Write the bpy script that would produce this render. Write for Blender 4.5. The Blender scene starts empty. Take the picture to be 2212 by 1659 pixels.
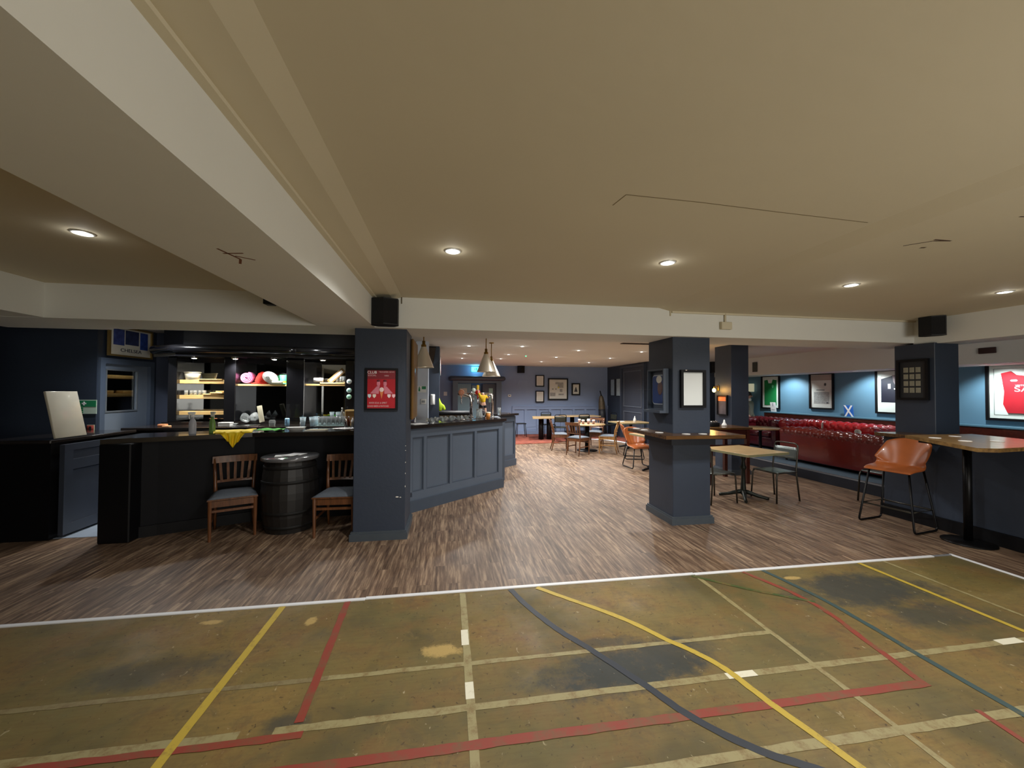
import bpy, bmesh, math, random
from mathutils import Vector, Matrix
random.seed(7)
PI = math.pi
SC = bpy.context.scene
COL = SC.collection

# ------------------------------------------------------------------ camera
def make_camera():
    yaw, pit, rol = .159116, .018465, .004965
    fwd = Vector((math.sin(yaw)*math.cos(pit), math.cos(yaw)*math.cos(pit), math.sin(pit)))
    r0 = Vector((math.cos(yaw), -math.sin(yaw), 0)); u0 = r0.cross(fwd)
    r = r0*math.cos(rol)+u0*math.sin(rol); u = -r0*math.sin(rol)+u0*math.cos(rol)
    cd = bpy.data.cameras.new('camera'); cd.sensor_width = 36; cd.lens = 36*849.4/2212
    cd.clip_start = .02
    co = bpy.data.objects.new('camera', cd); COL.objects.link(co)
    m = Matrix((r, u, -fwd)).transposed().to_4x4(); m.translation = Vector((0, 0, 1.6))
    co.matrix_world = m; SC.camera = co
make_camera()

# ------------------------------------------------------------------ world, exposure
w = bpy.data.worlds.new('world'); SC.world = w; w.use_nodes = True
w.node_tree.nodes['Background'].inputs[0].default_value = (.62, .66, .7, 1)
w.node_tree.nodes['Background'].inputs[1].default_value = .12
SC.view_settings.view_transform = 'Standard'; SC.view_settings.look = 'None'
SC.view_settings.exposure = 0.0; SC.view_settings.gamma = 1; SC.view_settings.use_curve_mapping = False

# lamp positions (ceiling downlights): x, y, z, watts, spot degrees, kind
HALL = [(-2.32, 2.9, 2.6, 9), (.02, 2.82, 2.6, 70), (1.66, 2.79, 2.6, 70), (3.54, 2.97, 2.6, 55), (5.19, 2.92, 2.6, 26)]
HALL_BACK = [(.02, .2, 2.6, 22), (1.66, .2, 2.6, 42), (3.54, .2, 2.6, 40),
             (.02, -2.4, 2.6, 60), (1.66, -2.4, 2.6, 60), (3.54, -2.4, 2.6, 60)]
PUB = [(.4, 8.1, 45), (1.49, 7.96, 62), (.38, 9.8, 45), (1.48, 9.8, 55), (.36, 11.2, 60), (1.46, 11.15, 75),
       (2.88, 8.5, 62), (2.86, 10.3, 62), (2.84, 11.95, 85), (4.4, 8.5, 50), (4.4, 10.3, 50), (4.4, 11.97, 75),
       (1.49, 6.1, 55), (3.0, 6.3, 50), (4.6, 6.2, 22)]  # added row, hidden behind the cross beam, to light the pub floor

# ------------------------------------------------------------------ helpers
def lin(c):
    c /= 255.
    return c/12.92 if c <= .04045 else ((c+.055)/1.055)**2.4
def rgb(r, g, b): return (lin(r), lin(g), lin(b), 1)

MATS = {}
def mat(name, col, rough=.6, metal=0., var=.12, scale=8., bump=0., bscale=60., emit=None, estr=0., alpha=None, trans=0., spec=.5, coat=0., obj=True):
    if name in MATS: return MATS[name]
    m = bpy.data.materials.new(name); m.use_nodes = True; nt = m.node_tree; N = nt.nodes; L = nt.links
    b = N['Principled BSDF']; c = rgb(*col)
    b.inputs['Roughness'].default_value = rough; b.inputs['Metallic'].default_value = metal
    b.inputs['Specular IOR Level'].default_value = spec
    b.inputs['Coat Weight'].default_value = coat
    tc = N.new('ShaderNodeTexCoord')
    src = tc.outputs['Object']
    if var:
        n = N.new('ShaderNodeTexNoise'); n.inputs['Scale'].default_value = scale; n.inputs['Detail'].default_value = 5
        L.new(src, n.inputs['Vector'])
        mx = N.new('ShaderNodeMix'); mx.data_type = 'RGBA'
        mx.inputs[6].default_value = tuple(v*(1-var) for v in c[:3])+(1,)
        mx.inputs[7].default_value = tuple(min(1, v*(1+var)) for v in c[:3])+(1,)
        L.new(n.outputs['Fac'], mx.inputs[0]); L.new(mx.outputs[2], b.inputs['Base Color'])
    else: b.inputs['Base Color'].default_value = c
    if bump:
        n2 = N.new('ShaderNodeTexNoise'); n2.inputs['Scale'].default_value = bscale; n2.inputs['Detail'].default_value = 4
        L.new(src, n2.inputs['Vector'])
        bp = N.new('ShaderNodeBump'); bp.inputs['Strength'].default_value = bump; bp.inputs['Distance'].default_value = .01
        L.new(n2.outputs['Fac'], bp.inputs['Height']); L.new(bp.outputs[0], b.inputs['Normal'])
    if emit:
        b.inputs['Emission Color'].default_value = rgb(*emit); b.inputs['Emission Strength'].default_value = estr
    if trans: b.inputs['Transmission Weight'].default_value = trans; b.inputs['IOR'].default_value = 1.45
    if alpha is not None: b.inputs['Alpha'].default_value = alpha
    MATS[name] = m; return m

class MB:
    """collects shapes, builds ONE mesh object; each shape may carry its own material slot"""
    def __init__(s): s.bm = bmesh.new(); s.mats = []; s.cur = 0; s.nb = 0
    def use(s, m):
        if m not in s.mats: s.mats.append(m)
        s.cur = s.mats.index(m); return s
    def _f(s, vs, smooth=False):
        try: f = s.bm.faces.new(vs)
        except ValueError: return None
        f.material_index = s.cur; f.smooth = smooth; return f
    def box(s, x0, y0, z0, x1, y1, z1, M=None):
        e = .00013*(s.nb % 6); s.nb += 1   # no two boxes of one part share a face plane
        x0 -= e; y0 -= e; x1 += e; y1 += e; z1 += e
        P = [(x0, y0, z0), (x1, y0, z0), (x1, y1, z0), (x0, y1, z0), (x0, y0, z1), (x1, y0, z1), (x1, y1, z1), (x0, y1, z1)]
        v = [s.bm.verts.new((M @ Vector(p)) if M else p) for p in P]
        for q in ((0, 3, 2, 1), (4, 5, 6, 7), (0, 1, 5, 4), (1, 2, 6, 5), (2, 3, 7, 6), (3, 0, 4, 7)): s._f([v[i] for i in q])
        return s
    def rbox(s, x0, y0, z0, x1, y1, z1, r=.01, seg=2, M=None, smooth=True):
        t = bmesh.new(); bmesh.ops.create_cube(t, size=1)
        for v in t.verts: v.co = Vector(((x0+x1)/2+v.co.x*(x1-x0), (y0+y1)/2+v.co.y*(y1-y0), (z0+z1)/2+v.co.z*(z1-z0)))
        bmesh.ops.bevel(t, geom=list(t.edges)+list(t.verts), offset=r, segments=seg, profile=.5, affect='EDGES')
        return s.merge(t, M, smooth)
    def merge(s, t, M=None, smooth=True):
        vm = {}
        for v in t.verts: vm[v] = s.bm.verts.new((M @ v.co) if M else v.co)
        for f in t.faces: s._f([vm[v] for v in f.verts], smooth)
        t.free(); return s
    def prism(s, pts, z0, z1, M=None):
        """polygon (x,y) extruded from z0 to z1"""
        a = [s.bm.verts.new((M @ Vector((p[0], p[1], z0))) if M else (p[0], p[1], z0)) for p in pts]
        b = [s.bm.verts.new((M @ Vector((p[0], p[1], z1))) if M else (p[0], p[1], z1)) for p in pts]
        s._f(a[::-1]); s._f(b); n = len(pts)
        for i in range(n): s._f([a[i], a[(i+1) % n], b[(i+1) % n], b[i]])
        return s
    def poly(s, pts):
        s._f([s.bm.verts.new(p) for p in pts]); return s
    def lathe(s, prof, cx=0, cy=0, cz=0, n=24, M=None, smooth=True, cap=True, sx=1., sy=1.):
        rings = []
        for r, z in prof:
            if r < 1e-6:
                p = Vector((cx, cy, cz+z)); rings.append([s.bm.verts.new((M @ p) if M else p)])
            else:
                R = []
                for i in range(n):
                    a = 2*PI*i/n; p = Vector((cx+r*math.cos(a)*sx, cy+r*math.sin(a)*sy, cz+z)); R.append(s.bm.verts.new((M @ p) if M else p))
                rings.append(R)
        for A, B in zip(rings, rings[1:]):
            for i in range(n):
                j = (i+1) % n
                if len(A) == 1 and len(B) == 1: continue
                if len(A) == 1: s._f([A[0], B[j], B[i]][::-1], smooth)
                elif len(B) == 1: s._f([A[i], A[j], B[0]], smooth)
                else: s._f([A[i], A[j], B[j], B[i]], smooth)
        if cap:
            if len(rings[0]) > 2: s._f(rings[0][::-1])
            if len(rings[-1]) > 2: s._f(rings[-1])
        return s
    def cyl(s, cx, cy, z0, z1, r, n=20, r2=None, M=None): return s.lathe([(r, z0), (r if r2 is None else r2, z1)], cx, cy, 0, n, M)
    def tube(s, pts, r, n=8, closed=False, rr=None):
        P = [Vector(p) for p in pts]; k = len(P); rings = []; up = Vector((0, 0, 1))
        prev = None
        for i in range(k):
            if closed: d = P[(i+1) % k]-P[i-1]
            else: d = P[min(i+1, k-1)]-P[max(i-1, 0)]
            if d.length < 1e-9: d = Vector((0, 0, 1))
            d.normalize()
            if prev is None:
                a = d.cross(up)
                if a.length < .05: a = d.cross(Vector((1, 0, 0)))
            else: a = prev-d*prev.dot(d)
            a.normalize(); prev = a; b = d.cross(a)
            R = (rr[i] if rr else r)
            rings.append([s.bm.verts.new(P[i]+a*R*math.cos(2*PI*j/n)+b*R*math.sin(2*PI*j/n)) for j in range(n)])
        prs = list(zip(rings, rings[1:]))+([(rings[-1], rings[0])] if closed else [])
        for A, B in prs:
            for i in range(n): s._f([A[i], A[(i+1) % n], B[(i+1) % n], B[i]], True)
        if not closed: s._f(rings[0][::-1]); s._f(rings[-1])
        return s
    def sph(s, c, r, sx=1, sy=1, sz=1, n=16, M=None):
        t = bmesh.new(); bmesh.ops.create_uvsphere(t, u_segments=n, v_segments=max(6, n//2), radius=r)
        for v in t.verts: v.co = Vector((v.co.x*sx+c[0], v.co.y*sy+c[1], v.co.z*sz+c[2]))
        return s.merge(t, M)
    def build(s, name, m=None, parent=None, loc=None, rot=None, kind=None, sub=0):
        me = bpy.data.meshes.new(name)
        bmesh.ops.recalc_face_normals(s.bm, faces=s.bm.faces[:]) if len(s.bm.faces) else None
        s.bm.to_mesh(me); s.bm.free()
        if s.mats:
            for q in s.mats: me.materials.append(q)
        if m is not None and not s.mats: me.materials.append(m)
        o = bpy.data.objects.new(name, me); COL.objects.link(o)
        if loc: o.location = loc
        if rot: o.rotation_euler = rot
        if parent: o.parent = parent
        if kind: o['kind'] = kind
        if sub: md = o.modifiers.new('sub', 'SUBSURF'); md.levels = sub; md.render_levels = sub
        return o

def thing(name, label, cat, loc=(0, 0, 0), rz=0., group=None, rot=None):
    o = bpy.data.objects.new(name, None); COL.objects.link(o); o.empty_display_size = .05
    o.location = loc; o.rotation_euler = rot if rot else (0, 0, rz); o['label'] = label; o['category'] = cat
    if group: o['group'] = group
    return o
def tag(o, label, cat, group=None):
    o['label'] = label; o['category'] = cat
    if group: o['group'] = group
    return o
def dup(root, loc, rz=None, label=None, group=None):
    r = root.copy(); COL.objects.link(r); r.location = loc
    if rz is not None: r.rotation_euler = (0, 0, rz)
    if label: r['label'] = label
    if group: r['group'] = group
    for ch in list(root.children):
        c = ch.copy(); COL.objects.link(c); c.parent = r
        for g in ch.children:
            d = g.copy(); COL.objects.link(d); d.parent = c
    return r
def arc(cx, cy, r, a0, a1, n=6):
    return [(cx+r*math.cos(a0+(a1-a0)*i/n), cy+r*math.sin(a0+(a1-a0)*i/n)) for i in range(n+1)]
def rounded(P, r, n=4):
    """round the corners of an open 3D polyline"""
    P = [Vector(p) for p in P]; out = [P[0]]
    for i in range(1, len(P)-1):
        a = (P[i-1]-P[i]); b = (P[i+1]-P[i]); q = min(r, a.length*.48, b.length*.48)
        A = P[i]+a.normalized()*q; B = P[i]+b.normalized()*q
        for k in range(n+1):
            t = k/n; out.append(A*(1-t)**2+P[i]*2*t*(1-t)+B*t*t)
    out.append(P[-1]); return out
def text(name, s, size, m, parent, loc, rot, ext=.001, align='CENTER', squash=1.):
    cu = bpy.data.curves.new(name, 'FONT'); cu.body = s; cu.size = size; cu.extrude = ext; cu.align_x = align; cu.align_y = 'CENTER'
    t = bpy.data.objects.new('tmp', cu); COL.objects.link(t)
    bpy.context.view_layer.update()
    me = bpy.data.meshes.new_from_object(t.evaluated_get(bpy.context.evaluated_depsgraph_get()))
    bpy.data.objects.remove(t); bpy.data.curves.remove(cu)
    me.materials.clear(); me.materials.append(m); me.name = name
    o = bpy.data.objects.new(name, me); COL.objects.link(o); o.parent = parent; o.location = loc; o.rotation_euler = rot; o.scale = (squash, 1, 1)
    return o

# ------------------------------------------------------------------ materials
navy = mat('navy_paint', (46, 55, 70), .5, var=.1, scale=3, bump=.12, bscale=30)
navyd = mat('dark_navy_paint', (30, 34, 44), .5, var=.1)
slate = mat('slate_paint', (84, 95, 110), .45, var=.07, scale=3, bump=.08)
slated = mat('slate_moulding_paint', (66, 76, 90), .42, var=.06)
bluew = mat('blue_wall_paint', (132, 150, 182), .7, var=.06, scale=2)
teal = mat('teal_wall_paint', (92, 130, 152), .6, var=.06, scale=2)
cream = mat('cream_ceiling_paint', (209, 199, 172), .8, var=.05, scale=1.2, bump=.1, bscale=12)
creamb = mat('off_white_beam_paint', (224, 224, 216), .7, var=.04, scale=2, bump=.08, bscale=14)
pinkc = mat('warm_white_ceiling_paint', (224, 222, 214), .8, var=.05, scale=1.2)
black = mat('black_paint', (12, 12, 15), .5, var=.1, spec=.25)
blackm = mat('black_metal', (18, 18, 20), .38, .6, var=.1)
gunm = mat('gunmetal_tube', (74, 72, 66), .35, .85, var=.15)
chrome = mat('chrome', (225, 225, 228), .12, 1., var=.03)
brass = mat('brass', (150, 120, 60), .35, 1., var=.1)
bartop = mat('dark_bar_top', (38, 33, 31), .16, var=.25, scale=14, coat=.4)
whitep = mat('white_plastic', (236, 236, 232), .4, var=.02)
whitetrim = mat('white_trim_metal', (226, 228, 232), .35, .0, var=.05)
paper = mat('white_paper', (238, 238, 236), .8, var=.02)
glass = mat('clear_glass', (240, 246, 246), .05, var=0, trans=.82)
mirror = mat('mirror_glass', (170, 172, 170), .04, 1., var=.05)
dglass = mat('dark_glass', (12, 13, 14), .08, var=0)
pgrey = mat('seat_pad_grey', (88, 96, 106), .7, var=.15, scale=40, bump=.2)
tan_l = mat('tan_leather', (156, 84, 40), .3, var=.2, scale=9, coat=.35)
redb = mat('russet_leather', (104, 26, 16), .28, var=.25, scale=5, coat=.3)
redl = mat('oxblood_leather', (150, 26, 30), .26, var=.2, scale=7, coat=.4)
redl2 = mat('dark_oxblood_leather', (82, 18, 26), .22, var=.2, scale=7, coat=.5)

def wood(name, a, b, rough=.35, axis='X', s=1., coat=.15, ring=10.):
    if name in MATS: return MATS[name]
    m = bpy.data.materials.new(name); m.use_nodes = True; N = m.node_tree.nodes; L = m.node_tree.links; B = N['Principled BSDF']
    tc = N.new('ShaderNodeTexCoord'); mp = N.new('ShaderNodeMapping'); L.new(tc.outputs['Object'], mp.inputs[0])
    k = {'X': (1, ring, ring), 'Y': (ring, 1, ring), 'Z': (ring, ring, 1)}[axis]; mp.inputs['Scale'].default_value = tuple(v*s for v in k)
    n = N.new('ShaderNodeTexNoise'); n.inputs['Scale'].default_value = 3; n.inputs['Detail'].default_value = 8; n.inputs['Roughness'].default_value = .65
    L.new(mp.outputs[0], n.inputs['Vector'])
    cr = N.new('ShaderNodeValToRGB'); cr.color_ramp.elements[0].position = .32; cr.color_ramp.elements[1].position = .68
    cr.color_ramp.elements[0].color = rgb(*a); cr.color_ramp.elements[1].color = rgb(*b)
    L.new(n.outputs['Fac'], cr.inputs[0]); L.new(cr.outputs[0], B.inputs['Base Color'])
    B.inputs['Roughness'].default_value = rough; B.inputs['Coat Weight'].default_value = coat
    bp = N.new('ShaderNodeBump'); bp.inputs['Strength'].default_value = .08; L.new(n.outputs['Fac'], bp.inputs['Height']); L.new(bp.outputs[0], B.inputs['Normal'])
    MATS[name] = m; return m
oakw = wood('oak_table_wood', (150, 122, 84), (196, 168, 122), .35)
hightw = wood('rustic_table_wood', (92, 66, 34), (158, 124, 70), .3, 'Y')
chairw = wood('walnut_chair_wood', (70, 42, 24), (116, 72, 42), .3, 'Z')
chairo = wood('oak_chair_wood', (120, 84, 44), (176, 130, 78), .3, 'Z')
shelfw = wood('pine_shelf_wood', (200, 160, 96), (230, 196, 136), .5)
ledgew = wood('dark_ledge_wood', (52, 34, 18), (104, 72, 36), .25, 'X')
boardw = wood('brown_board_wood', (112, 82, 40), (140, 106, 56), .6, 'Z')
mahog = wood('mahogany_panel_wood', (46, 16, 10), (74, 26, 16), .3)

def floor_planks():
    m = bpy.data.materials.new('vinyl_plank_floor'); m.use_nodes = True; N = m.node_tree.nodes; L = m.node_tree.links; B = N['Principled BSDF']
    g = N.new('ShaderNodeNewGeometry')
    sp = N.new('ShaderNodeSeparateXYZ'); L.new(g.outputs['Position'], sp.inputs[0])
    cb = N.new('ShaderNodeCombineXYZ'); L.new(sp.outputs['Y'], cb.inputs['X']); L.new(sp.outputs['X'], cb.inputs['Y'])
    br = N.new('ShaderNodeTexBrick'); br.inputs['Scale'].default_value = 1; br.inputs['Brick Width'].default_value = .92; br.inputs['Row Height'].default_value = .125
    br.inputs['Mortar Size'].default_value = .0018; br.inputs['Color1'].default_value = (0, 0, 0, 1); br.inputs['Color2'].default_value = (1, 1, 1, 1)
    br.inputs['Mortar'].default_value = (.1, .1, .1, 1); br.offset = .37
    L.new(cb.outputs[0], br.inputs['Vector'])
    mp = N.new('ShaderNodeMapping'); mp.inputs['Scale'].default_value = (1.3, 16, 1); L.new(cb.outputs[0], mp.inputs[0])
    # each plank shifts the grain
    ad = N.new('ShaderNodeVectorMath'); ad.operation = 'MULTIPLY_ADD'; ad.inputs[1].default_value = (7, 13, 5); L.new(br.outputs['Color'], ad.inputs[0]); L.new(mp.outputs[0], ad.inputs[2])
    n = N.new('ShaderNodeTexNoise'); n.inputs['Scale'].default_value = 2.2; n.inputs['Detail'].default_value = 8; n.inputs['Roughness'].default_value = .62; L.new(ad.outputs[0], n.inputs['Vector'])
    cr = N.new('ShaderNodeValToRGB'); E = cr.color_ramp.elements
    E[0].position = .32; E[0].color = rgb(70, 52, 40); E[1].position = .68; E[1].color = rgb(162, 138, 112)
    e = E.new(.5); e.color = rgb(112, 90, 72)
    L.new(n.outputs['Fac'], cr.inputs[0])
    hs = N.new('ShaderNodeHueSaturation'); mr = N.new('ShaderNodeMapRange'); mr.inputs['To Min'].default_value = .82; mr.inputs['To Max'].default_value = 1.14
    L.new(br.outputs['Color'], mr.inputs['Value']); L.new(mr.outputs[0], hs.inputs['Value']); L.new(cr.outputs[0], hs.inputs['Color'])
    L.new(hs.outputs[0], B.inputs['Base Color']); B.inputs['Roughness'].default_value = .42
    n3 = N.new('ShaderNodeTexNoise'); n3.inputs['Scale'].default_value = 1.4; L.new(g.outputs['Position'], n3.inputs['Vector'])
    r3 = N.new('ShaderNodeMapRange'); r3.inputs['To Min'].default_value = .3; r3.inputs['To Max'].default_value = .55; L.new(n3.outputs['Fac'], r3.inputs['Value']); L.new(r3.outputs[0], B.inputs['Roughness'])
    bp = N.new('ShaderNodeBump'); bp.inputs['Strength'].default_value = .12; L.new(n.outputs['Fac'], bp.inputs['Height']); L.new(bp.outputs[0], B.inputs['Normal'])
    return m

def court_base():
    """old gym floor: worn ochre varnish with grey scuffs, dark stains and bare patches"""
    m = bpy.data.materials.new('worn_court_floor'); m.use_nodes = True; N = m.node_tree.nodes; L = m.node_tree.links; B = N['Principled BSDF']
    g = N.new('ShaderNodeNewGeometry'); pos = g.outputs['Position']
    def noise(sc, det=6, ro=.6, dist=0., mpx=None):
        n = N.new('ShaderNodeTexNoise'); n.inputs['Scale'].default_value = sc; n.inputs['Detail'].default_value = det; n.inputs['Roughness'].default_value = ro; n.inputs['Distortion'].default_value = dist
        if mpx: mp = N.new('ShaderNodeMapping'); mp.inputs['Scale'].default_value = mpx; L.new(pos, mp.inputs[0]); L.new(mp.outputs[0], n.inputs['Vector'])
        else: L.new(pos, n.inputs['Vector'])
        return n.outputs['Fac']
    def ramp(f, a, b, ca=0., cb=1.):
        r = N.new('ShaderNodeMapRange'); r.inputs['From Min'].default_value = a; r.inputs['From Max'].default_value = b; r.inputs['To Min'].default_value = ca; r.inputs['To Max'].default_value = cb
        L.new(f, r.inputs['Value']); return r.outputs[0]
    def mix(f, a, b):
        x = N.new('ShaderNodeMix'); x.data_type = 'RGBA'; L.new(f, x.inputs[0])
        for i, c in ((6, a), (7, b)):
            if isinstance(c, tuple): x.inputs[i].default_value = c
            else: L.new(c, x.inputs[i])
        return x.outputs[2]
    def mul(a, b):
        x = N.new('ShaderNodeMath'); x.operation = 'MULTIPLY'; L.new(a, x.inputs[0])
        if isinstance(b, float): x.inputs[1].default_value = b
        else: L.new(b, x.inputs[1])
        return x.outputs[0]
    def blob(cx, cy, rx, ry, soft=.55):
        mp = N.new('ShaderNodeMapping'); mp.inputs['Location'].default_value = (-cx/rx, -cy/ry, 0); mp.inputs['Scale'].default_value = (1/rx, 1/ry, 0)
        L.new(pos, mp.inputs[0]); ln = N.new('ShaderNodeVectorMath'); ln.operation = 'LENGTH'; L.new(mp.outputs[0], ln.inputs[0])
        wob = N.new('ShaderNodeMath'); wob.operation = 'MULTIPLY_ADD'; wob.inputs[1].default_value = 2.2; L.new(noise(5, 8, .75), wob.inputs[0]); L.new(ln.outputs['Value'], wob.inputs[2])
        return ramp(wob.outputs[0], 1.1+1.0, 1.1+1.0-soft)
    base = mix(ramp(noise(1.1, 4), .38, .62), rgb(92, 82, 50), rgb(138, 114, 62))
    base = mix(ramp(noise(2.2, 8, .75), .48, .66), base, rgb(112, 84, 50))
    base = mix(mul(ramp(noise(7, 8, .75, 1.), .5, .62), .4), base, rgb(84, 76, 56))
    base = mix(mul(ramp(noise(.8, 3, .5, 0, (1, 2, 1)), .45, .65), .55), base, rgb(112, 104, 62))
    # grain along X
    base = mix(mul(ramp(noise(4, 8, .7, 0, (1.2, 14, 1)), .45, .7), .3), base, rgb(86, 66, 38))
    # grey worn stains where they lie on the floor
    for (cx, cy, rx, ry, k) in ((.95, 2.14, .55, .2, 1.), (1.3, 2.25, .4, .2, .9), (3.35, 2.74, .75, .34, .9), (3.5, 2.35, .5, .18, .6), (-1.6, 2.55, .5, .16, .55), (-.75, 2.06, .12, .08, .7), (1.0, 2.42, .3, .06, .6)):
        base = mix(mul(blob(cx, cy, rx, ry), k), base, rgb(58, 60, 56))
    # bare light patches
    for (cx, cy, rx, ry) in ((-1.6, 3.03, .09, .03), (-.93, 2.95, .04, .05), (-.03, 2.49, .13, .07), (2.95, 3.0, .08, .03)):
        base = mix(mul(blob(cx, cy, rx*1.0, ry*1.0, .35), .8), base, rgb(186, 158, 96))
    # scratches and specks
    base = mix(mul(ramp(noise(11, 9, .8, 1.5, (.6, 2.4, 1)), .6, .68), .55), base, rgb(66, 56, 40))
    base = mix(mul(ramp(noise(5, 9, .8, .8), .6, .7), .5), base, rgb(160, 132, 80))
    base = mix(mul(ramp(noise(38, 3, .6, .6),   .64, .70), .75), base, rgb(58, 46, 30))
    base = mix(mul(ramp(noise(26, 3, .6, .8, (1, .6, 1)), .69, .74), .5), base, rgb(196, 184, 150))
    L.new(base, B.inputs['Base Color'])
    L.new(ramp(noise(3, 6), .3, .7, .42, .7), B.inputs['Roughness']); B.inputs['Specular IOR Level'].default_value = .35
    bp = N.new('ShaderNodeBump'); bp.inputs['Strength'].default_value = .1; L.new(noise(14, 6), bp.inputs['Height']); L.new(bp.outputs[0], B.inputs['Normal'])
    return m
def line_paint(name, col, under, wear=.5, sc=9.):
    m = bpy.data.materials.new(name); m.use_nodes = True; N = m.node_tree.nodes; L = m.node_tree.links; B = N['Principled BSDF']
    g = N.new('ShaderNodeNewGeometry'); n = N.new('ShaderNodeTexNoise'); n.inputs['Scale'].default_value = sc; n.inputs['Detail'].default_value = 9; n.inputs['Roughness'].default_value = .75
    L.new(g.outputs['Position'], n.inputs['Vector'])
    r = N.new('ShaderNodeMapRange'); r.inputs['From Min'].default_value = wear; r.inputs['From Max'].default_value = wear+.16; L.new(n.outputs['Fac'], r.inputs['Value'])
    x = N.new('ShaderNodeMix'); x.data_type = 'RGBA'; L.new(r.outputs[0], x.inputs[0]); x.inputs[6].default_value = rgb(*col); x.inputs[7].default_value = rgb(*under)
    L.new(x.outputs[2], B.inputs['Base Color']); B.inputs['Roughness'].default_value = .5
    MATS[name] = m; return m
plank = floor_planks(); court = court_base()

# ------------------------------------------------------------------ STRUCTURE
S = 'structure'
# plank floor: L shape around the court
b = MB(); b.prism([(-6.6, 3.19), (4.93, 3.19), (4.93, -5.4), (9.0, -5.4), (9.0, 14.6), (-6.6, 14.6)], -.1, 0); b.build('floor', plank, kind=S)

def court_floor():
    b = MB().use(court); b.prism([(-6.6, -5.4), (4.93, -5.4), (4.93, 3.19), (-6.6, 3.19)], -.1, -.001)
    und = (128, 98, 56)
    crm = line_paint('cream_line_paint', (150, 140, 98), (124, 104, 64), .47, 14); faint = line_paint('faint_cream_line_paint', (132, 120, 82), (112, 94, 60), .46, 14)
    yel = line_paint('yellow_line_paint', (186, 160, 56), (140, 118, 58), .54, 16); red = line_paint('red_line_paint', (138, 56, 40), (116, 78, 50), .47, 7)
    nav = line_paint('navy_line_paint', (40, 46, 56), (58, 56, 50), .55); grn = line_paint('green_line_paint', (66, 82, 40), und, .5)
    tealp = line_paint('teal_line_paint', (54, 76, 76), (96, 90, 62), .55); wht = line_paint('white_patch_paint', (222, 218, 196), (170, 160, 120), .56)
    z = .0003; lay = [0]
    def strip(m, pts, w, zz=z, jit=.0):
        b.use(m); P = [Vector((p[0], p[1])) for p in pts]; lay[0] += 1; zz = zz*.3+lay[0]*.00007
        if len(P) > 3:   # smooth court curves
            S_ = []
            for i in range(len(P)-1):
                p0, p1, p2, p3 = P[max(i-1, 0)], P[i], P[i+1], P[min(i+2, len(P)-1)]
                for k in range(6):
                    t_ = k/6; S_.append(.5*((2*p1)+(p2-p0)*t_+(2*p0-5*p1+4*p2-p3)*t_**2+(3*p1-p0-3*p2+p3)*t_**3))
            P = S_+[P[-1]]
        # refine
        Q = []
        for a, c in zip(P, P[1:]):
            k = max(1, int((c-a).length/.08))
            for i in range(k): Q.append(a+(c-a)*i/k)
        Q.append(P[-1]); L_, R_ = [], []
        for i, q in enumerate(Q):
            d = (Q[min(i+1, len(Q)-1)]-Q[max(i-1, 0)]).normalized(); nrm = Vector((-d.y, d.x))
            w1 = w/2+random.uniform(-jit, jit); w2 = w/2+random.uniform(-jit, jit)
            L_.append(b.bm.verts.new((q.x+nrm.x*w1, q.y+nrm.y*w1, zz))); R_.append(b.bm.verts.new((q.x-nrm.x*w2, q.y-nrm.y*w2, zz)))
        for i in range(len(Q)-1): b._f([L_[i], R_[i], R_[i+1], L_[i+1]])
    Y1 = 3.165
    strip(faint, [(-2.6, 2.35), (-.6, 2.35)], .035, z, .003); strip(crm, [(-.65, 2.35), (2.15, 2.35)], .035, z, .003)
    strip(crm, [(-4.5, 2.025), (-.95, 2.025)], .045, z, .003); strip(crm, [(-.8, 2.025), (4.9, 2.025)], .045, z, .003)
    strip(crm, [(.5, 1.58), (4.9, 1.58)], .05, z, .003); strip(crm, [(.12, Y1), (.13, -1)], .045, .0006, .002)
    strip(crm, [(2.14, Y1-.05), (2.13, 1.0)], .035, z, .003); strip(crm, [(4.1, Y1), (4.1, 0)], .03, z, .002)
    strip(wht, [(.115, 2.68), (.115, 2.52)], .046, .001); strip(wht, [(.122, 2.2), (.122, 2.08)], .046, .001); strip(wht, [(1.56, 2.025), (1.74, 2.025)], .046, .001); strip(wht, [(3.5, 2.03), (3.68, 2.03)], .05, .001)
    strip(yel, [(-1.2, Y1), (-1.22, 1.0)], .045, .0009, .001)
    strip(red, [(-.745, Y1), (-.7, 2.06)], .045, .0005, .003); strip(red, [(-4.5, 1.985), (-.66, 1.985)], .04, .0004, .004)
    strip(red, [(-.9, 1.81), (2.62, 1.81)], .05, .0005, .003); strip(red, [(2.6, Y1), (2.72, 2.8), (2.74, 2.5), (2.68, 2.2), (2.6, 1.81)], .04, .0005, .004)
    strip(red, [(2.65, 1.62), (2.6, 1.2)], .03, .0005)
    strip(nav, [(.505, Y1), (.58, 2.93), (.68, 2.7), (.77, 2.53), (.87, 2.38), (1.07, 2.03), (1.2, 1.79), (1.38, 1.59), (1.56, 1.47), (1.8, 1.3)], .045, .0007, .002)
    strip(yel, [(.72, Y1), (.93, 2.95), (1.14, 2.74), (1.28, 2.57), (1.4, 2.38), (1.5, 2.25), (1.59, 2.08), (1.63, 1.9), (1.67, 1.73), (1.75, 1.45), (1.8, 1.2)], .042, .0010, .002)
    strip(tealp, [(2.8, Y1), (2.87, 2.7), (2.87, 2.3), (2.85, 2.0), (2.84, 1.5)], .04, .0006, .002)
    strip(yel, [(3.82, Y1), (3.84, 2.1), (3.86, 1.0)], .04, .0009, .002)
    strip(grn, [(2.1, Y1), (2.28, 3.0), (2.5, 2.82), (2.78, 2.63)], .035, .0004, .003)
    b.build('court_floor', None, kind=S)
court_floor()
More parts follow.
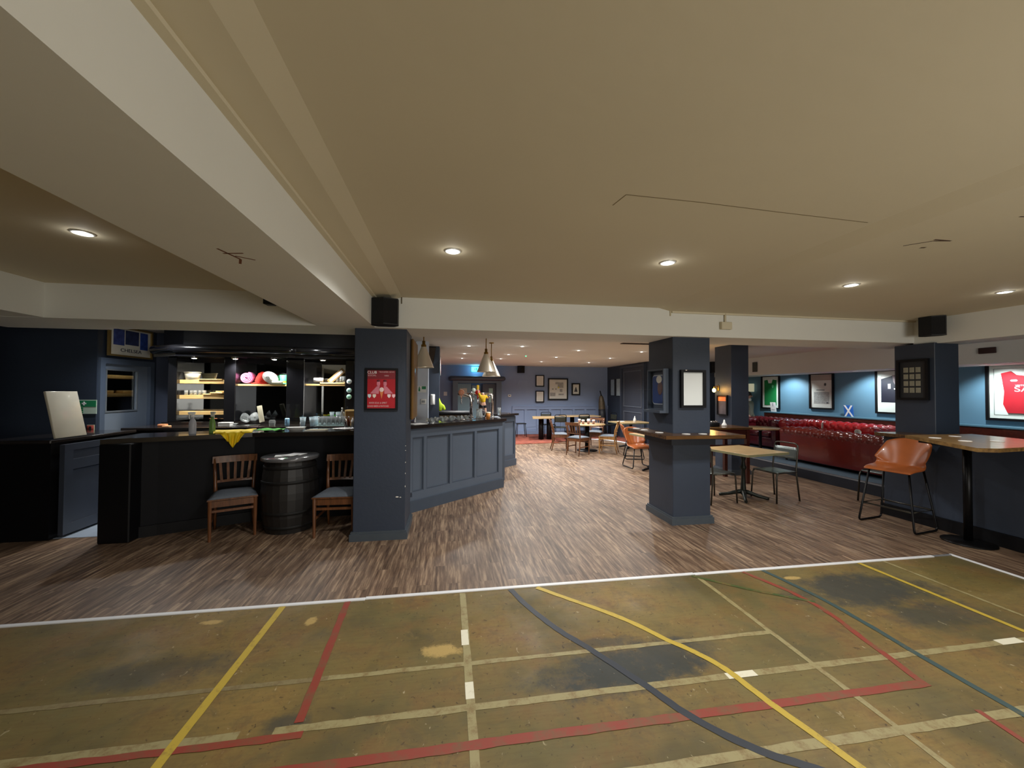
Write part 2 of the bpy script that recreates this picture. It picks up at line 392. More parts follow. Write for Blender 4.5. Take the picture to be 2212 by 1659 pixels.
# white edging strip between court and planks
b = MB().use(whitetrim)
for x0, x1, dy in ((-6.6, -.62, -.006), (-.62, 2.14, .004), (2.14, 4.7, -.004)): b.rbox(x0, 3.172+dy, -.005, x1, 3.205+dy, .008, .003, 1, smooth=False)
b.build('trim_1', None, kind=S)
b = MB().use(mat('grey_trim_metal', (140, 142, 146), .4, .3)); b.rbox(4.7, 3.174, -.005, 4.925, 3.2, .007, .003, 1, smooth=False); b.build('trim_2', None, kind=S)
b = MB(); b.rbox(4.915, -5.3, -.005, 4.945, 3.2, .008, .003, 1, smooth=False); b.build('trim_3', whitetrim, kind=S)
# blue vinyl behind the bar hatch
b = MB(); b.prism([(-4.74, 4.95), (-3.7, 4.95), (-2.4, 5.6), (-1.3, 5.6), (-1.3, 7.28), (-4.74, 7.28)], -.02, .004); b.build('bar_floor', mat('pale_blue_vinyl', (150, 164, 182), .5), kind=S)
# far raised carpet
def carpet():
    m = bpy.data.materials.new('red_carpet'); m.use_nodes = True; N = m.node_tree.nodes; L = m.node_tree.links; B = N['Principled BSDF']
    g = N.new('ShaderNodeNewGeometry'); v = N.new('ShaderNodeTexVoronoi'); v.inputs['Scale'].default_value = 6; L.new(g.outputs['Position'], v.inputs['Vector'])
    cr = N.new('ShaderNodeValToRGB'); cr.color_ramp.elements[0].color = rgb(84, 36, 28); cr.color_ramp.elements[1].color = rgb(140, 72, 54); cr.color_ramp.elements[1].position = .6
    L.new(v.outputs['Distance'], cr.inputs[0]); L.new(cr.outputs[0], B.inputs['Base Color']); B.inputs['Roughness'].default_value = .95
    return m
b = MB(); b.prism([(-1.2, 11.7), (2.0, 11.7), (3.3, 11.9), (4.2, 12.5), (5.05, 12.42), (5.35, 11.8), (5.5, 11.2), (6.0, 10.9), (6.0, 14.3), (-1.2, 14.3)], -.02, .02)
b.build('carpeted_floor', carpet(), kind=S)
b = MB(); b.tube([(4.2, 12.49, .02), (4.6, 12.5, .02), (5.05, 12.4, .02), (5.35, 11.78, .02), (5.5, 11.18, .02), (5.98, 10.88, .02)], .022, 6); b.build('trim_4', whitetrim, kind=S)
# ceilings
b = MB().use(cream)
b.box(-6.6, -5.4, 2.6, 2.55, 4.35, 2.8); b.box(2.62, -5.4, 2.565, 9.0, 4.35, 2.8)
b.prism([(2.46, 2.6), (2.62, 2.565), (2.62, 2.62)], -5.4, 4.33, Matrix(((1, 0, 0, 0), (0, 0, 1, 0), (0, 1, 0, 0), (0, 0, 0, 1))))
b.prism([(-.80, 2.572), (-.60, 2.572), (-.50, 2.601), (-.80, 2.601)], -5.4, 4.33, Matrix(((1, 0, 0, 0), (0, 0, 1, 0), (0, 1, 0, 0), (0, 0, 0, 1))))
b.build('ceiling', None, kind=S)
b = MB(); b.box(-6.6, 4.95, 2.53, 9.0, 14.6, 2.8); b.build('pub_ceiling', pinkc, kind=S)
b = MB(); b.box(-1.35, -5.4, 2.27, -.78, 4.34, 2.61); b.build('ceiling_beam', creamb, kind=S)
b = MB(); b.box(-6.6, 4.33, 2.27, 6.6, 4.98, 2.7); b.build('cross_beam', creamb, kind=S)
b = MB(); b.box(6.14, -5.4, 2.24, 6.6, 4.34, 2.61); b.build('side_beam', creamb, kind=S)
b = MB(); b.box(-4.76, -5.4, 2.272, -3.76, 5.1, 2.61); b.build('entrance_beam', creamb, kind=S)
# boxed cable trunking along the beams
b = MB(); b.box(-.785, -5.4, 2.555, -.745, 4.34, 2.585); b.build('ceiling_trim_1', cream, kind=S)
b = MB().use(cream); b.box(2.62, 4.305, 2.545, 6.14, 4.335, 2.566); b.box(2.6, 4.31, 2.51, 2.61, 4.335, 2.6); b.build('ceiling_trim_2', None, kind=S)
# crack / old joint lines drawn in filler on the ceiling
b = MB(); dk = mat('old_joint_filler', (128, 112, 78), .9)
b.use(dk)
def cline(pts, w, z):
    for a, c in zip(pts, pts[1:]):
        A = Vector(a); C_ = Vector(c); d = (C_-A).normalized(); n = Vector((-d.y, d.x))*w/2
        b.poly([(A.x+n.x, A.y+n.y, z), (A.x-n.x, A.y-n.y, z), (C_.x-n.x, C_.y-n.y, z), (C_.x+n.x, C_.y+n.y, z)])
cline([(.86, 1.98), (.88, 1.86), (1.3, 1.87), (1.8, 1.9), (2.42, 1.93)], .006, 2.5995)
b.use(mat('dark_scuff', (84, 62, 44), .9)); cline([(2.93, 2.12), (3.02, 2.02), (3.13, 2.0)], .012, 2.5645); cline([(3.0, 2.0), (3.13, 2.0)], .014, 2.5644); cline([(3.08, 2.13), (3.11, 2.12)], .02, 2.5644)
cline([(3.06, 1.66), (3.2, 1.64), (3.5, 1.68)], .01, 2.5644)
b.use(mat('reddish_scuff', (120, 74, 48), .9))
for P_ in ([(-1.09, 2.05), (-1.06, 2.2), (-1.1, 2.28)], [(-1.06, 2.15), (-.99, 2.2)], [(-1.1, 2.12), (-1.0, 2.1)]): cline(P_, .012, 2.2695)
b.build('ceiling_panel_joints', None, kind=S)

# walls
b = MB(); b.box(-6.7, -5.5, 0, 9.1, -5.4, 2.8); b.build('wall_back', cream, kind=S)
b = MB(); b.box(-4.95, -5.4, 0, -4.75, 4.9, 2.8); b.build('wall_left', black, kind=S)
b = MB(); b.box(-6.7, 4.9, 0, -6.6, 14.7, 2.8); b.build('wall_left_rear', navyd, kind=S)
def door_wall():
    b = MB(); b.box(-4.9, 7.3, 0, -1.05, 7.4, 2.53); b.build('wall_bar', mat('bar_wall_paint', (84, 92, 112), .6, var=.06), kind=S)
    b = MB(); b.box(-6.6, 6.2, 0, -4.75, 6.3, 2.53); b.box(-4.87, 6.3, 2.03, -4.75, 7.3, 2.53); b.box(-4.87, 7.22, 0, -4.75, 7.3, 2.53)
    b.build('wall_door_side', navy, kind=S)
door_wall()
b = MB(); b.box(-1.3, 7.4, 0, -1.2, 14.6, 2.53); b.build('wall_pub_side', slate, kind=S)
def far_wall():
    b = MB().use(bluew); b.box(-1.3, 14.3, 0, 6.1, 14.45, 2.53)
    for z0, z1 in ((.0, .14), (.93, 1.05)): b.box(2.3, 14.255, z0, 6.0, 14.3, z1)
    x = 2.3
    while x < 5.99: b.box(x, 14.262, .14, x+.09, 14.3, .93); x += .46
    b.box(2.3, 14.24, 1.03, 6.0, 14.3, 1.06)
    b.build('wall_far', None, kind=S)
far_wall()
b = MB(); b.box(6.0, 11.0, 0, 6.12, 14.3, 2.53); b.build('wall_right', navy, kind=S)
b = MB(); b.box(6.0, 11.0, 0, 9.0, 11.1, 2.53); b.build('wall_lounge_end', navy, kind=S)
b = MB(); b.box(8.9, -5.4, 0, 9.02, 11.1, 2.8); b.build('wall_lounge', teal, kind=S)
b = MB(); b.box(8.1, 1.0, 2.06, 8.9, 11.0, 2.6); b.build('lounge_soffit_beam', pinkc, kind=S)
# raised lounge platform
b = MB().use(mat('platform_carpet', (76, 96, 112), .9, var=.2, scale=50)); b.box(6.6, -2, 0, 8.9, 10.0, .18)
b.use(navyd); b.box(6.575, -2, 0, 6.6, 10.0, .165); b.use(mat('step_edge_metal', (150, 158, 166), .3, .7)); b.box(6.57, -2, .165, 6.62, 10.0, .185)
b.build('lounge_floor', None, kind=S)
# half wall with ledge beside the lounge
b = MB().use(navy); b.box(5.74, -5.0, .0, 6.1, 4.41, 1.03); b.use(black); b.box(5.70, -5.0, 0, 5.74, 4.43, .14)
b.build('wall_half_height', None, kind=S)
b = MB(); b.rbox(5.66, -5.0, 1.03, 6.16, 4.47, 1.075, .008, 1, smooth=False); b.build('half_wall_sill', ledgew, kind=S)

# pillars
def pillar(name, x0, y0, x1, y1, z1, m, bb, base=True, hb=.095):
    b = MB().use(m); b.rbox(x0, y0, 0, x1, y1, z1, .006, 1, smooth=False); b.build(name, None, kind=S)
    if base:
        c = MB(); t = .028
        for q in ((x0-t, y0-t, x1+t, y0), (x0-t, y1, x1+t, y1+t), (x0-t, y0, x0, y1), (x1, y0, x1+t, y1)): c.box(q[0], q[1], 0, q[2], q[3], hb-.02)
        t = .016
        for q in ((x0-t, y0-t, x1+t, y0), (x0-t, y1, x1+t, y1+t), (x0-t, y0, x0, y1), (x1, y0, x1+t, y1)): c.box(q[0], q[1], hb-.02, q[2], q[3], hb)
        c.build(bb, mat('skirting_paint', (66, 74, 82), .4), kind=S)
pillar('pillar', -1.0, 4.42, -.46, 5.0, 2.28, navy, 'baseboard_pillar')
pillar('pillar.001', 2.68, 4.4, 3.18, 4.98, 2.28, navy, 'baseboard_pillar.001')
pillar('pillar.002', 5.42, 6.87, 5.8, 7.35, 2.54, navy, 'baseboard_pillar.002')
pillar('pillar.003', 6.1, 4.08, 6.48, 4.54, 2.25, navy, 'baseboard_pillar.003', False)
b = MB().use(mat('chipped_plaster', (214, 210, 200), .9))
for (x, z, w, h) in ((-.545, .45, .035, .014), (-.51, .445, .02, .01)): b.sph((x, 4.419, z), 1, w/2, .0015, h/2, 8)
b.use(MATS['chipped_plaster'])
for (z, h) in ((1.0, .01), (.82, .014), (.7, .016), (.56, .02), (.95, .008)): b.sph((-.461, 4.425, z), 1, .004, .004, h/2, 8)
b.build('pillar_marking', None, kind=S)

# ------------------------------------------------------------------ lights
lampm = mat('lamp_lens', (255, 255, 255), .4, var=0, emit=(255, 252, 240), estr=26)
lampr = mat('lamp_ring', (225, 225, 220), .3, .3, var=.03)
def spot(x, y, z, W, col=(1, .96, .88), ang=150, blend=.9, tgt=None, r=.04, halo=0):
    l = bpy.data.lights.new('lamp', 'SPOT'); l.energy = W; l.color = col; l.spot_size = math.radians(ang); l.spot_blend = blend; l.shadow_soft_size = r
    if halo:
        h = bpy.data.lights.new('lamp_halo', 'POINT'); h.energy = halo; h.color = col; h.shadow_soft_size = .02; ho = bpy.data.objects.new('lamp_halo', h); COL.objects.link(ho); ho.location = (x, y, z-.015)
    o = bpy.data.objects.new('lamp', l); COL.objects.link(o); o.location = (x, y, z)
    if tgt: o.rotation_euler = (Vector(tgt)-Vector((x, y, z))).to_track_quat('-Z', 'Y').to_euler()
    return o
def downlight(x, y, z, label, group=None, r=.045):
    t = thing('downlight', label, 'ceiling light', (x, y, z), 0, group)
    MB().lathe([(r*1.35, 0), (r*1.35, -.004), (r*1.1, -.009), (r*1.02, -.004), (r*1.02, 0)], n=24, cap=False).build('bezel', lampr, t)
    MB().lathe([(0, -.006), (r*.7, -.0055), (r*1.02, -.003)], n=24, cap=False).build('lens', lampm, t)
    return t
hlab = ['round white downlight over the bar approach, in the bay beyond the deep beam', 'bright round downlight on the main ceiling in front of the poster pillar',
        'bright round downlight on the main ceiling in front of the pillar with the ledge', 'round downlight on the lower ceiling strip between ledge pillar and boxed speaker corner',
        'round downlight close to the side beam above the high table']
for (x, y, z, W), lb in zip(HALL, hlab):
    zz = 2.565 if x > 2.5 else 2.6
    downlight(x, y, zz, lb); spot(x, y, zz-.03, W*1.3, (1, .985, .95), 152, .55, None, .04, .3)
for (x, y, z, W) in HALL_BACK: spot(x, y, 2.56, W, (1, .97, .92), 150, .6)

# ------------------------------------------------------------------ downlights of the pub
PL = ['above the bar counter, first row of the low pub ceiling', 'above the aisle, first row of the low pub ceiling', 'above the inner bar, second row', 'above the aisle, second row',
      'on the bar side, third row of the low pub ceiling', 'above the aisle, third row near the blue wall', 'in line with the round table, first row', 'in line with the round table, second row',
      'in line with the round table, last row before the blue wall', 'nearer the navy side wall, first row', 'nearer the navy side wall, second row', 'nearer the navy side wall, last row',
      'added for light, hidden behind the cross beam above the aisle', 'added for light, hidden behind the cross beam beside the ledge pillar', 'added for light, hidden behind the cross beam above the square wood table']
for (x, y, W), lb in zip(PUB, PL):
    downlight(x, y, 2.53, 'small bright downlight '+lb, None, .036); spot(x, y, 2.49, W*2.7, (.98, .98, .96), 150, .9, None, .04, .2)
# wall washers under the lounge soffit
for i, (y, lb) in enumerate(((8.98, 'small wall washer under the lounge soffit above the green shirt frame'), (6.95, 'small wall washer under the lounge soffit between sketch and dark framed pictures'), (4.96, 'small wall washer under the lounge soffit beside the red shirt frame'))):
    downlight(8.35, y, 2.06, lb, None, .035); spot(8.35, y, 2.03, 70, (.86, .96, 1.), 120, .6, (8.95, y, .9))
downlight(6.9, 6.76, 2.53, 'small downlight on the pub ceiling above the red sofas', None, .035); spot(6.9, 6.76, 2.49, 42, (1, .9, .85), 140)

for x, W, lb in ((-3.9, 75, 'downlight above the bar aisle near the staff door'), (-1.9, 20, 'downlight above the bar aisle near the poster pillar')):
    downlight(x, 5.9, 2.53, lb); spot(x, 5.9, 2.48, W, (.92, .96, 1.), 140, .8)
# ------------------------------------------------------------------ BAR: customer side, left run
F = [(-3.5, 4.74), (-3.16, 4.92), (-2.35, 5.28), (-1.0, 5.37)]
def bar_left():
    t = thing('bar_counter', 'long black painted bar counter behind the barrel table, with cloths and spray bottles on it', 'bar counter', (-2.3, 5.3, 0))
    o = Vector((-2.3, 5.3, 0)); f = [(x+2.3, y-5.3) for x, y in F]
    b = MB(); b.prism(f+[(1.3, .35), (-.2, .3), (-.95, .0), (-1.1, .02)], 0, 1.03); b.build('front_panel', mat('black_bar_front', (17, 18, 22), .6, var=.15, scale=4, spec=.2), t)
    g = [(f[0][0]-.05, f[0][1]-.05), (f[1][0]-.0, f[1][1]-.06), (f[2][0], f[2][1]-.06), (f[3][0], f[3][1]-.06)]
    b = MB(); b.prism(g+[(1.3, .5), (-.2, .46), (-1.0, .12), (-1.3, .02)], 1.03, 1.08); b.build('counter_top', bartop, t)
    b = MB(); b.rbox(-1.27, -.6, 0, -.98, -.30, 1.03, .01, 1, smooth=False); b.build('end_post', black, t)
    b = MB()
    for x0, x1 in ((-.7, -.1), (0, .6), (.7, 1.25)):
        pass
    b = MB(); P = [Vector((x, y, 0)) for x, y in f]
    for a, c in zip(P, P[1:]):
        d = (c-a).normalized(); n = Vector((d.y, -d.x, 0)); q = [a+n*.02, c+n*.02, c, a]
        b.prism([(v.x, v.y) for v in q], 0, .12)
    b.build('kick_board', black, t)
    return t
bar_left()
# counter and open half door at the hatch
t = thing('side_counter', 'black side counter against the dark entrance wall, next to the open bar hatch', 'counter', (-4.4, 5.0, 0))
b = MB(); b.box(-.35, -.1, 0, .24, .1, 1.02); b.box(-.35, .1, 0, .2, 1.0, 1.02); b.build('body', black, t)
b = MB(); b.rbox(-.36, -.14, 1.02, .27, 1.02, 1.06, .008, 1, smooth=False); b.build('counter_top', bartop, t)
t = thing('hatch_door', 'open dark slate half door of the bar hatch, hinged on the side counter', 'half door', (-4.12, 4.95, 0))
b = MB(); b.box(0, 0, .03, .035, .74, 1.0)
hd = mat('hatch_door_paint', (58, 64, 76), .35, var=.08)
b.build('leaf', hd, t)
b = MB()
for q in ((.0, .03, .1, .97), (.64, .03, .74, .97)): b.box(.035, q[0]+0, .03, .047, q[2], 1.0)
b.box(.035, 0, .03, .047, .74, .14); b.box(.035, 0, .72, .047, .74, .83); b.box(.035, 0, .93, .047, .74, 1.0); b.build('moulding', hd, t)
MB().cyl(.055, .69, .87, .9, .02, 12).build('red_latch', mat('red_indicator', (190, 70, 60), .4, emit=(220, 70, 60), estr=.5), t)
b = MB(); M_ = Matrix.Rotation(math.radians(-12), 4, 'Y')
b.rbox(-.012, 0, 0, .012, .37, .52, .006, 2, M_); o = b.build('counter_flap', mat('flap_laminate', (196, 190, 172), .22, var=.04, coat=.3), loc=(-4.17, 4.95, 1.065))
tag(o, 'raised beige counter flap tilted back above the open hatch door', 'counter flap')

def put_(o, label, cat, loc):
    o.location = loc; return tag(o, label, cat)
# first aid sign and fire notice on the wall left of the staff door
def panel_sign(name, label, cat, loc, w, h, m, rz=0., th=.008, frame=None, fw=.02, group=None, fth=.022):
    """flat sign or picture; faces -Y before rotation"""
    t = thing(name, label, cat, loc, rz, group)
    MB().box(-w/2, -th, -h/2, w/2, 0, h/2).build('sheet', m, t)
    if frame:
        b = MB()
        for q in ((-w/2-fw, -h/2-fw, w/2+fw, -h/2), (-w/2-fw, h/2, w/2+fw, h/2+fw), (-w/2-fw, -h/2, -w/2, h/2), (w/2, -h/2, w/2+fw, h/2)):
            b.box(q[0], -fth, q[1], q[2], 0, q[3])
        b.build('frame', frame, t)
    return t
green = mat('safety_green', (30, 132, 84), .5, var=.03); lgreen = mat('pale_green_print', (196, 214, 196), .6, var=.02)
t = panel_sign('first_aid_sign', 'green and white first aid sign on the navy wall beside the staff door', 'sign', (-4.88, 6.195, 1.36), .29, .19, lgreen)
b = MB(); b.box(-.14, -.011, .0, .14, -.007, .085); b.box(-.14, -.011, -.03, -.01, -.007, -.008); b.box(-.14, -.011, -.06, -.01, -.007, -.038); b.box(-.14, -.011, -.085, -.01, -.007, -.068); b.build('green_field', green, t)
b = MB().use(paper); b.box(-.008, -.014, .02, .008, -.01, .07); b.box(-.025, -.014, .037, .025, -.01, .053); b.build('white_cross', None, t)
t = panel_sign('fire_notice', 'narrow red and cream fire action notice low on the navy wall beside the staff door', 'sign', (-4.80, 6.195, 1.01), .085, .21, mat('cream_print', (206, 208, 180), .6))
MB().rbox(-.04, -.011, .02, .04, -.007, .1, .005, 1).build('red_panel', mat('red_print', (190, 84, 72), .5), t)
b = MB().use(mat('dark_print', (40, 30, 30), .6)); b.box(-.012, -.014, .035, .012, -.01, .085); 
for k in range(4): b.box(-.03, -.011, -.09+k*.025, .03, -.007, -.084+k*.025)
b.build('lettering', None, t)

# staff door
t = bpy.data.objects.new('door_1', None); COL.objects.link(t); t.location = (-4.75, 6.72, 0); t.rotation_euler = (0, 0, PI/2); t['kind'] = S
dm = mat('grey_door_paint', (118, 130, 146), .35, var=.05)
b = MB()
for q in ((-.50, 0, -.42, 2.04), (.42, 0, .50, 2.04), (-.5, 1.96, .5, 2.04)): b.box(q[0], -.03, q[1], q[2], .12, q[3])
b.build('door_frame', mat('door_frame_paint', (84, 96, 114), .3), t)
b = MB(); b.box(-.42, 0.02, 0, -.34, .065, 1.96); b.box(.2, 0.02, 0, .42, .065, 1.96); b.box(-.34, 0.02, 0, .2, .065, 1.29); b.box(-.34, 0.02, 1.87, .2, .065, 1.96); b.build('door_leaf', dm, t)
b = MB(); b.box(-.34, .04, 1.29, .2, .05, 1.87); b.build('door_glass', mat('door_pane', (190, 195, 195), .02, var=0, trans=1.), t)
b = MB()
for q in ((-.36, 1.27, .22, 1.29), (-.36, 1.87, .22, 1.89), (-.36, 1.29, -.34, 1.87), (.2, 1.29, .22, 1.87)): b.box(q[0], .008, q[1], q[2], .02, q[3])
b.build('glazing_bead', mat('bead_metal', (150, 158, 166), .3, .5), t)
b = MB(); b.tube(rounded([(.33, 0.02, .93), (.33, -.05, .93), (.2, -.05, .925)], .02), .009); b.rbox(.305, -.0, .88, .355, 0.02, .98, .004, 1); b.build('door_handle', chrome, t)
# lobby behind the door with two lit shelves seen through the pane
b = MB(); b.box(-5.9, 6.3, 0, -5.85, 8.4, 2.4); b.box(-5.9, 8.4, 0, -4.8, 8.45, 2.4); b.box(-5.9, 6.3, 2.4, -4.8, 8.45, 2.45); b.build('lobby_wall', black, kind=S)
for z_, lb in ((1.81, 'upper pale shelf seen through the pane of the staff door'), (1.5, 'lower pale shelf seen through the pane of the staff door')):
    o = MB().rbox(-.12, -.75, -.03, .15, .45, .03, .004).build('wall_shelf', shelfw); put_(o, lb, 'shelf', (-5.7, 7.75, z_))
for y_, z_, w_, lb in ((7.55, 1.531, .16, 'small pale bread board on the lower shelf behind the staff door pane'), (7.95, 1.531, .26, 'wider pale bread board on the lower shelf behind the staff door pane')):
    o = MB().rbox(-.07, -w_/2, 0, .07, w_/2, .05, .01).build('bread_board', shelfw); put_(o, lb, 'board', (-5.66, y_, z_))
spot(-5.2, 7.6, 2.3, 9, (1, .9, .7), 120, .8, (-5.8, 7.8, 1.6))  # lamp added inside the lobby so the shelves show
# team frame tilted above the door
t = thing('team_picture', 'white mounted football photo montage reading CHELSEA in a gilt frame, above the staff door', 'framed picture', (-4.72, 6.72, 2.3), 0, None, (0, 0, PI/2))
MB().box(-.38, -.01, -.2, .38, .0, .19).build('mount_board', mat('mount_board', (236, 234, 222), .6), t)
b = MB()
for q in ((-.41, -.225, .41, -.2), (-.41, .19, .41, .215), (-.41, -.2, -.38, .19), (.38, -.2, .41, .19)): b.box(q[0], -.03, q[1], q[2], .0, q[3])
b.build('gilt_frame', mat('gilt', (176, 148, 92), .35, .6), t)
MB().box(-.32, -.014, -.06, -.13, -.01, .17).build('photo', mat('player_photo_blue', (70, 84, 150), .4, var=.8, scale=18), t)
MB().box(-.11, -.014, -.04, .14, -.01, .17).build('photo', mat('stadium_photo', (60, 70, 110), .4, var=.8, scale=12), t)
MB().box(.17, -.014, -.09, .32, -.01, .17).build('photo', mat('player_photo_blue2', (56, 84, 170), .4, var=.8, scale=18), t)
text('lettering', 'CHELSEA', .07, mat('dark_navy_print', (30, 34, 60), .6), t, (0, -.013, -.13), (PI/2, 0, 0), squash=1.4)

# ------------------------------------------------------------------ BACK BAR
gl = mat('gloss_black_wood', (20, 20, 23), .18, var=.15, coat=.5)
YB = 6.5
t = thing('back_bar', 'gloss black back bar unit with rounded cornice, shelves and mirrors behind the bar', 'back bar', (-2.7, 6.6, 0))
def bx(name, x0, y0, z0, x1, y1, z1, m=gl, r=.0, p=None):
    b = MB()
    if r: b.rbox(x0, y0, z0, x1, y1, z1, r, 2, smooth=False)
    else: b.box(x0, y0, z0, x1, y1, z1)
    return b.build(name, m, p or t)
bx('lower_cabinet', -1.6, -.5, 0, 1.42, .28, 1.04)
bx('counter_top', -1.64, -.56, 1.04, 1.42, .28, 1.08, bartop, .008)
bx('upstand', -1.45, -.1, 1.08, 1.4, .28, 1.12, bartop)
for (x0, x1) in ((-1.39, -1.27), (-.64, -.48), (.23, .49), (1.09, 1.22)): bx('post', x0, -.08, 1.12, x1, .28, 2.08, gl, .008)
bx('back_panel', -1.25, .26, 1.12, 1.2, .29, 2.1, black)
# mirrors
bx('mirror', -1.27, .25, 1.14, -.64, .258, 2.02, mirror); bx('mirror', -.48, .25, 1.14, .23, .258, 2.02, mat('dark_mirror', (70, 72, 74), .06, 1., var=.05)); bx('mirror', .66, .25, 1.14, 1.07, .258, 2.02, mirror)
bx('side_panel', .49, .2, 1.12, .66, .27, 2.05, gl)
# shelves
for z, n in ((1.72, 0), (1.49, 1), (1.25, 2)): bx('shelf', -1.27, -.02, z-.028, -.64, .25, z+.028, shelfw, .004)
bx('shelf', -.48, -.02, 1.66, .23, .25, 1.69, shelfw, .004); bx('shelf', .49, -.02, 1.67, 1.07, .25, 1.70, shelfw, .004); bx('shelf', .7, -.03, 1.70, 1.07, .25, 1.725, shelfw, .004)
# canopy: fascia + torus cornice
b = MB(); cor = [(-1.62, .28), (-1.62, -.02), (-1.15, -.32), (.36, -.32), (.42, -.26), (1.42, -.26), (1.42, .28)]
b.prism(cor, 2.08, 2.14); b.build('canopy_soffit', gl, t)
b = MB(); path = [Vector((x, y, 2.185)) for x, y in cor[:-1]]
b.tube([(path[0].x, .28, 2.185)]+[tuple(v) for v in rounded([tuple(p) for p in path], .03, 3)][1:], .062, 14); b.build('cornice', gl, t)
b = MB(); b.prism([(-1.5, .69), (-1.5, .0), (-1.12, -.2), (1.42, -.2), (1.42, .69)], 2.14, 2.525); b.build('fascia', navyd, t)
for i, (x, m) in enumerate(((-1.0, lampm), (-.45, lampm), (.09, lampm), (.78, lampm))):
    tt = thing('canopy_light', ['warm spotlight', 'cool spotlight above the pink blanket', 'cool spotlight above the hats', 'cool spotlight above the glasses'][i]+' recessed under the back bar canopy', 'spotlight', (-2.7+x, 6.6-.16, 2.078))
    MB().lathe([(.05, 0), (.05, -.012), (.03, -.02)], n=20).build('bezel', chrome, tt)
    MB().lathe([(0, -.0235), (.03, -.0205)], n=16, cap=False).build('lens', lampm, tt)
    spot(-2.7+x, 6.6-.16, 2.04, 44 if i else 38, (1, .98, .94) if i else (1, .86, .62), 140, .8)
# pump-clip stickers on the right post
for i, (z, m) in enumerate(((1.74, whitep), (1.60, mat('pale_teal_badge', (190, 222, 214), .4)), (1.50, mat('mint_badge', (180, 226, 200), .4)))):
    tt = thing('round_badge', ['white crumpled round badge, topmost of three on the black post', 'pale teal round badge, middle of three on the black post', 'mint green round badge, lowest of three on the black post'][i], 'badge', (-1.55, 6.518, z))
    MB().lathe([(0, .006), (.036, .005), (.04, 0)], n=20, cap=False, M=Matrix.Rotation(PI/2, 4, 'X')).build('disc', m, tt)
    MB().box(-.02, -.009, -.006, .02, -.004, .006).build('print', mat('teal_print', (80, 160, 150), .5), tt)

# goods on the shelves and counters -------------------------------------------------
ZC = 1.12   # back counter upstand
def put(o, label, cat, loc, rz=0, group=None):
    o.location = loc; o.rotation_euler = (0, 0, rz); return tag(o, label, cat, group)
clearp = mat('clear_plastic', (228, 230, 224), .2, var=.03, trans=.55)
# plastic tub top-left shelf
t = thing('plastic_tub', 'clear plastic tub with a rim on the topmost pine shelf', 'tub', (-3.83, 6.64, 1.75))
MB().lathe([(.0, 0), (.08, 0), (.1, .11), (.097, .11), (.077, .005)], n=24, cap=False, sx=1.1, sy=.8).build('bowl', clearp, t)
b = MB(); b.tube([(.112*math.cos(a), .082*math.sin(a), .11) for a in [2*PI*i/24 for i in range(24)]], .005, 6, True); b.build('rim', clearp, t)
t = thing('serving_board', 'pale wooden serving board lying on the topmost pine shelf', 'board', (-3.55, 6.62, 1.75))
MB().rbox(-.16, -.06, 0, .16, .1, .012, .005).build('board', shelfw, t)
# middle shelf boards, small glasses
for i, (x, y, z, w, rz) in enumerate(((-3.55, 6.62, 1.52, .2, .0), (-3.45, 6.6, 1.542, .18, -.1), (-3.43, 6.64, 1.564, .12, .2))):
    o = MB().rbox(-w/2, -.06, 0, w/2, .06, .02, .006).build('wooden_board', shelfw); put(o, ['long pale wooden board, lowest of three on the middle pine shelf', 'pale wooden board resting across another on the middle pine shelf', 'small pale wooden board topmost on the middle pine shelf'][i], 'board', (x, y, z), rz)
def tumbler(r, h, m, name='glass_tumbler', r2=None):
    r2 = r2 or r*1.15
    return MB().lathe([(0, 0), (r, 0), (r2, h), (r2-.0025, h), (r-.003, .01), (0, .01)], n=20, cap=False).build(name, m)
sg = tumbler(.022, .07, glass)
put(sg, 'tiny clear glass on the middle pine shelf, beside the corner post', 'glass', (-3.9, 6.62, 1.52), 0, 'small glasses on the middle pine shelf')
for k in range(1, 5):
    o = sg.copy(); COL.objects.link(o); o.location = (-3.9+k*.06, 6.62+.015*(k % 2), 1.52); o['label'] = 'tiny clear glass on the middle pine shelf, among its row'
for o in COL.objects:
    if o.get('group') == 'small glasses on the middle pine shelf': o['label'] = 'tiny clear glass in the short row on the middle pine shelf'
# centre shelf: towel roll, red hat, white balls, green hats
Z1 = 1.692
def spiral(r0, r1, turns, w, th=.01):
    b = MB(); pts = []
    n = int(turns*18)
    for i in range(n+1):
        a = 2*PI*turns*i/n; r = r0+(r1-r0)*i/n; pts.append((r*math.cos(a), r*math.sin(a)))
    for (x0, y0), (x1, y1) in zip(pts, pts[1:]):
        d = Vector((x1-x0, y1-y0)).normalized(); n_ = Vector((-d.y, d.x))*th/2
        A = [Vector((x0+n_.x, 0, y0+n_.y)), Vector((x0-n_.x, 0, y0-n_.y)), Vector((x1-n_.x, 0, y1-n_.y)), Vector((x1+n_.x, 0, y1+n_.y))]
        B = [v+Vector((0, w, 0)) for v in A]; va = [b.bm.verts.new(v) for v in A]; vb = [b.bm.verts.new(v) for v in B]
        b._f(va, True); b._f(vb[::-1], True); b._f([va[0], va[3], vb[3], vb[0]], True); b._f([va[1], va[2], vb[2], vb[1]], True)
    return b
o = spiral(.012, .085, 3.2, .16, .02).build('rolled_blanket', mat('pink_fleece', (214, 120, 168), .9, var=.15, bump=.4)); put(o, 'pink rolled blanket with a spiral end on the middle bay shelf', 'blanket', (-3.07, 6.6, Z1+.095), .1)
t = thing('novelty_hat', 'bright red felt hat slumped on the middle bay shelf', 'hat', (-2.905, 6.67, Z1))
redf = mat('red_felt', (206, 40, 24), .8, var=.15, bump=.2)
MB().lathe([(.0, .2), (.04, .195), (.075, .15), (.085, .07), (.08, .02)], n=24, cap=False, M=Matrix.Rotation(.35, 4, 'Y')).build('crown', redf, t)
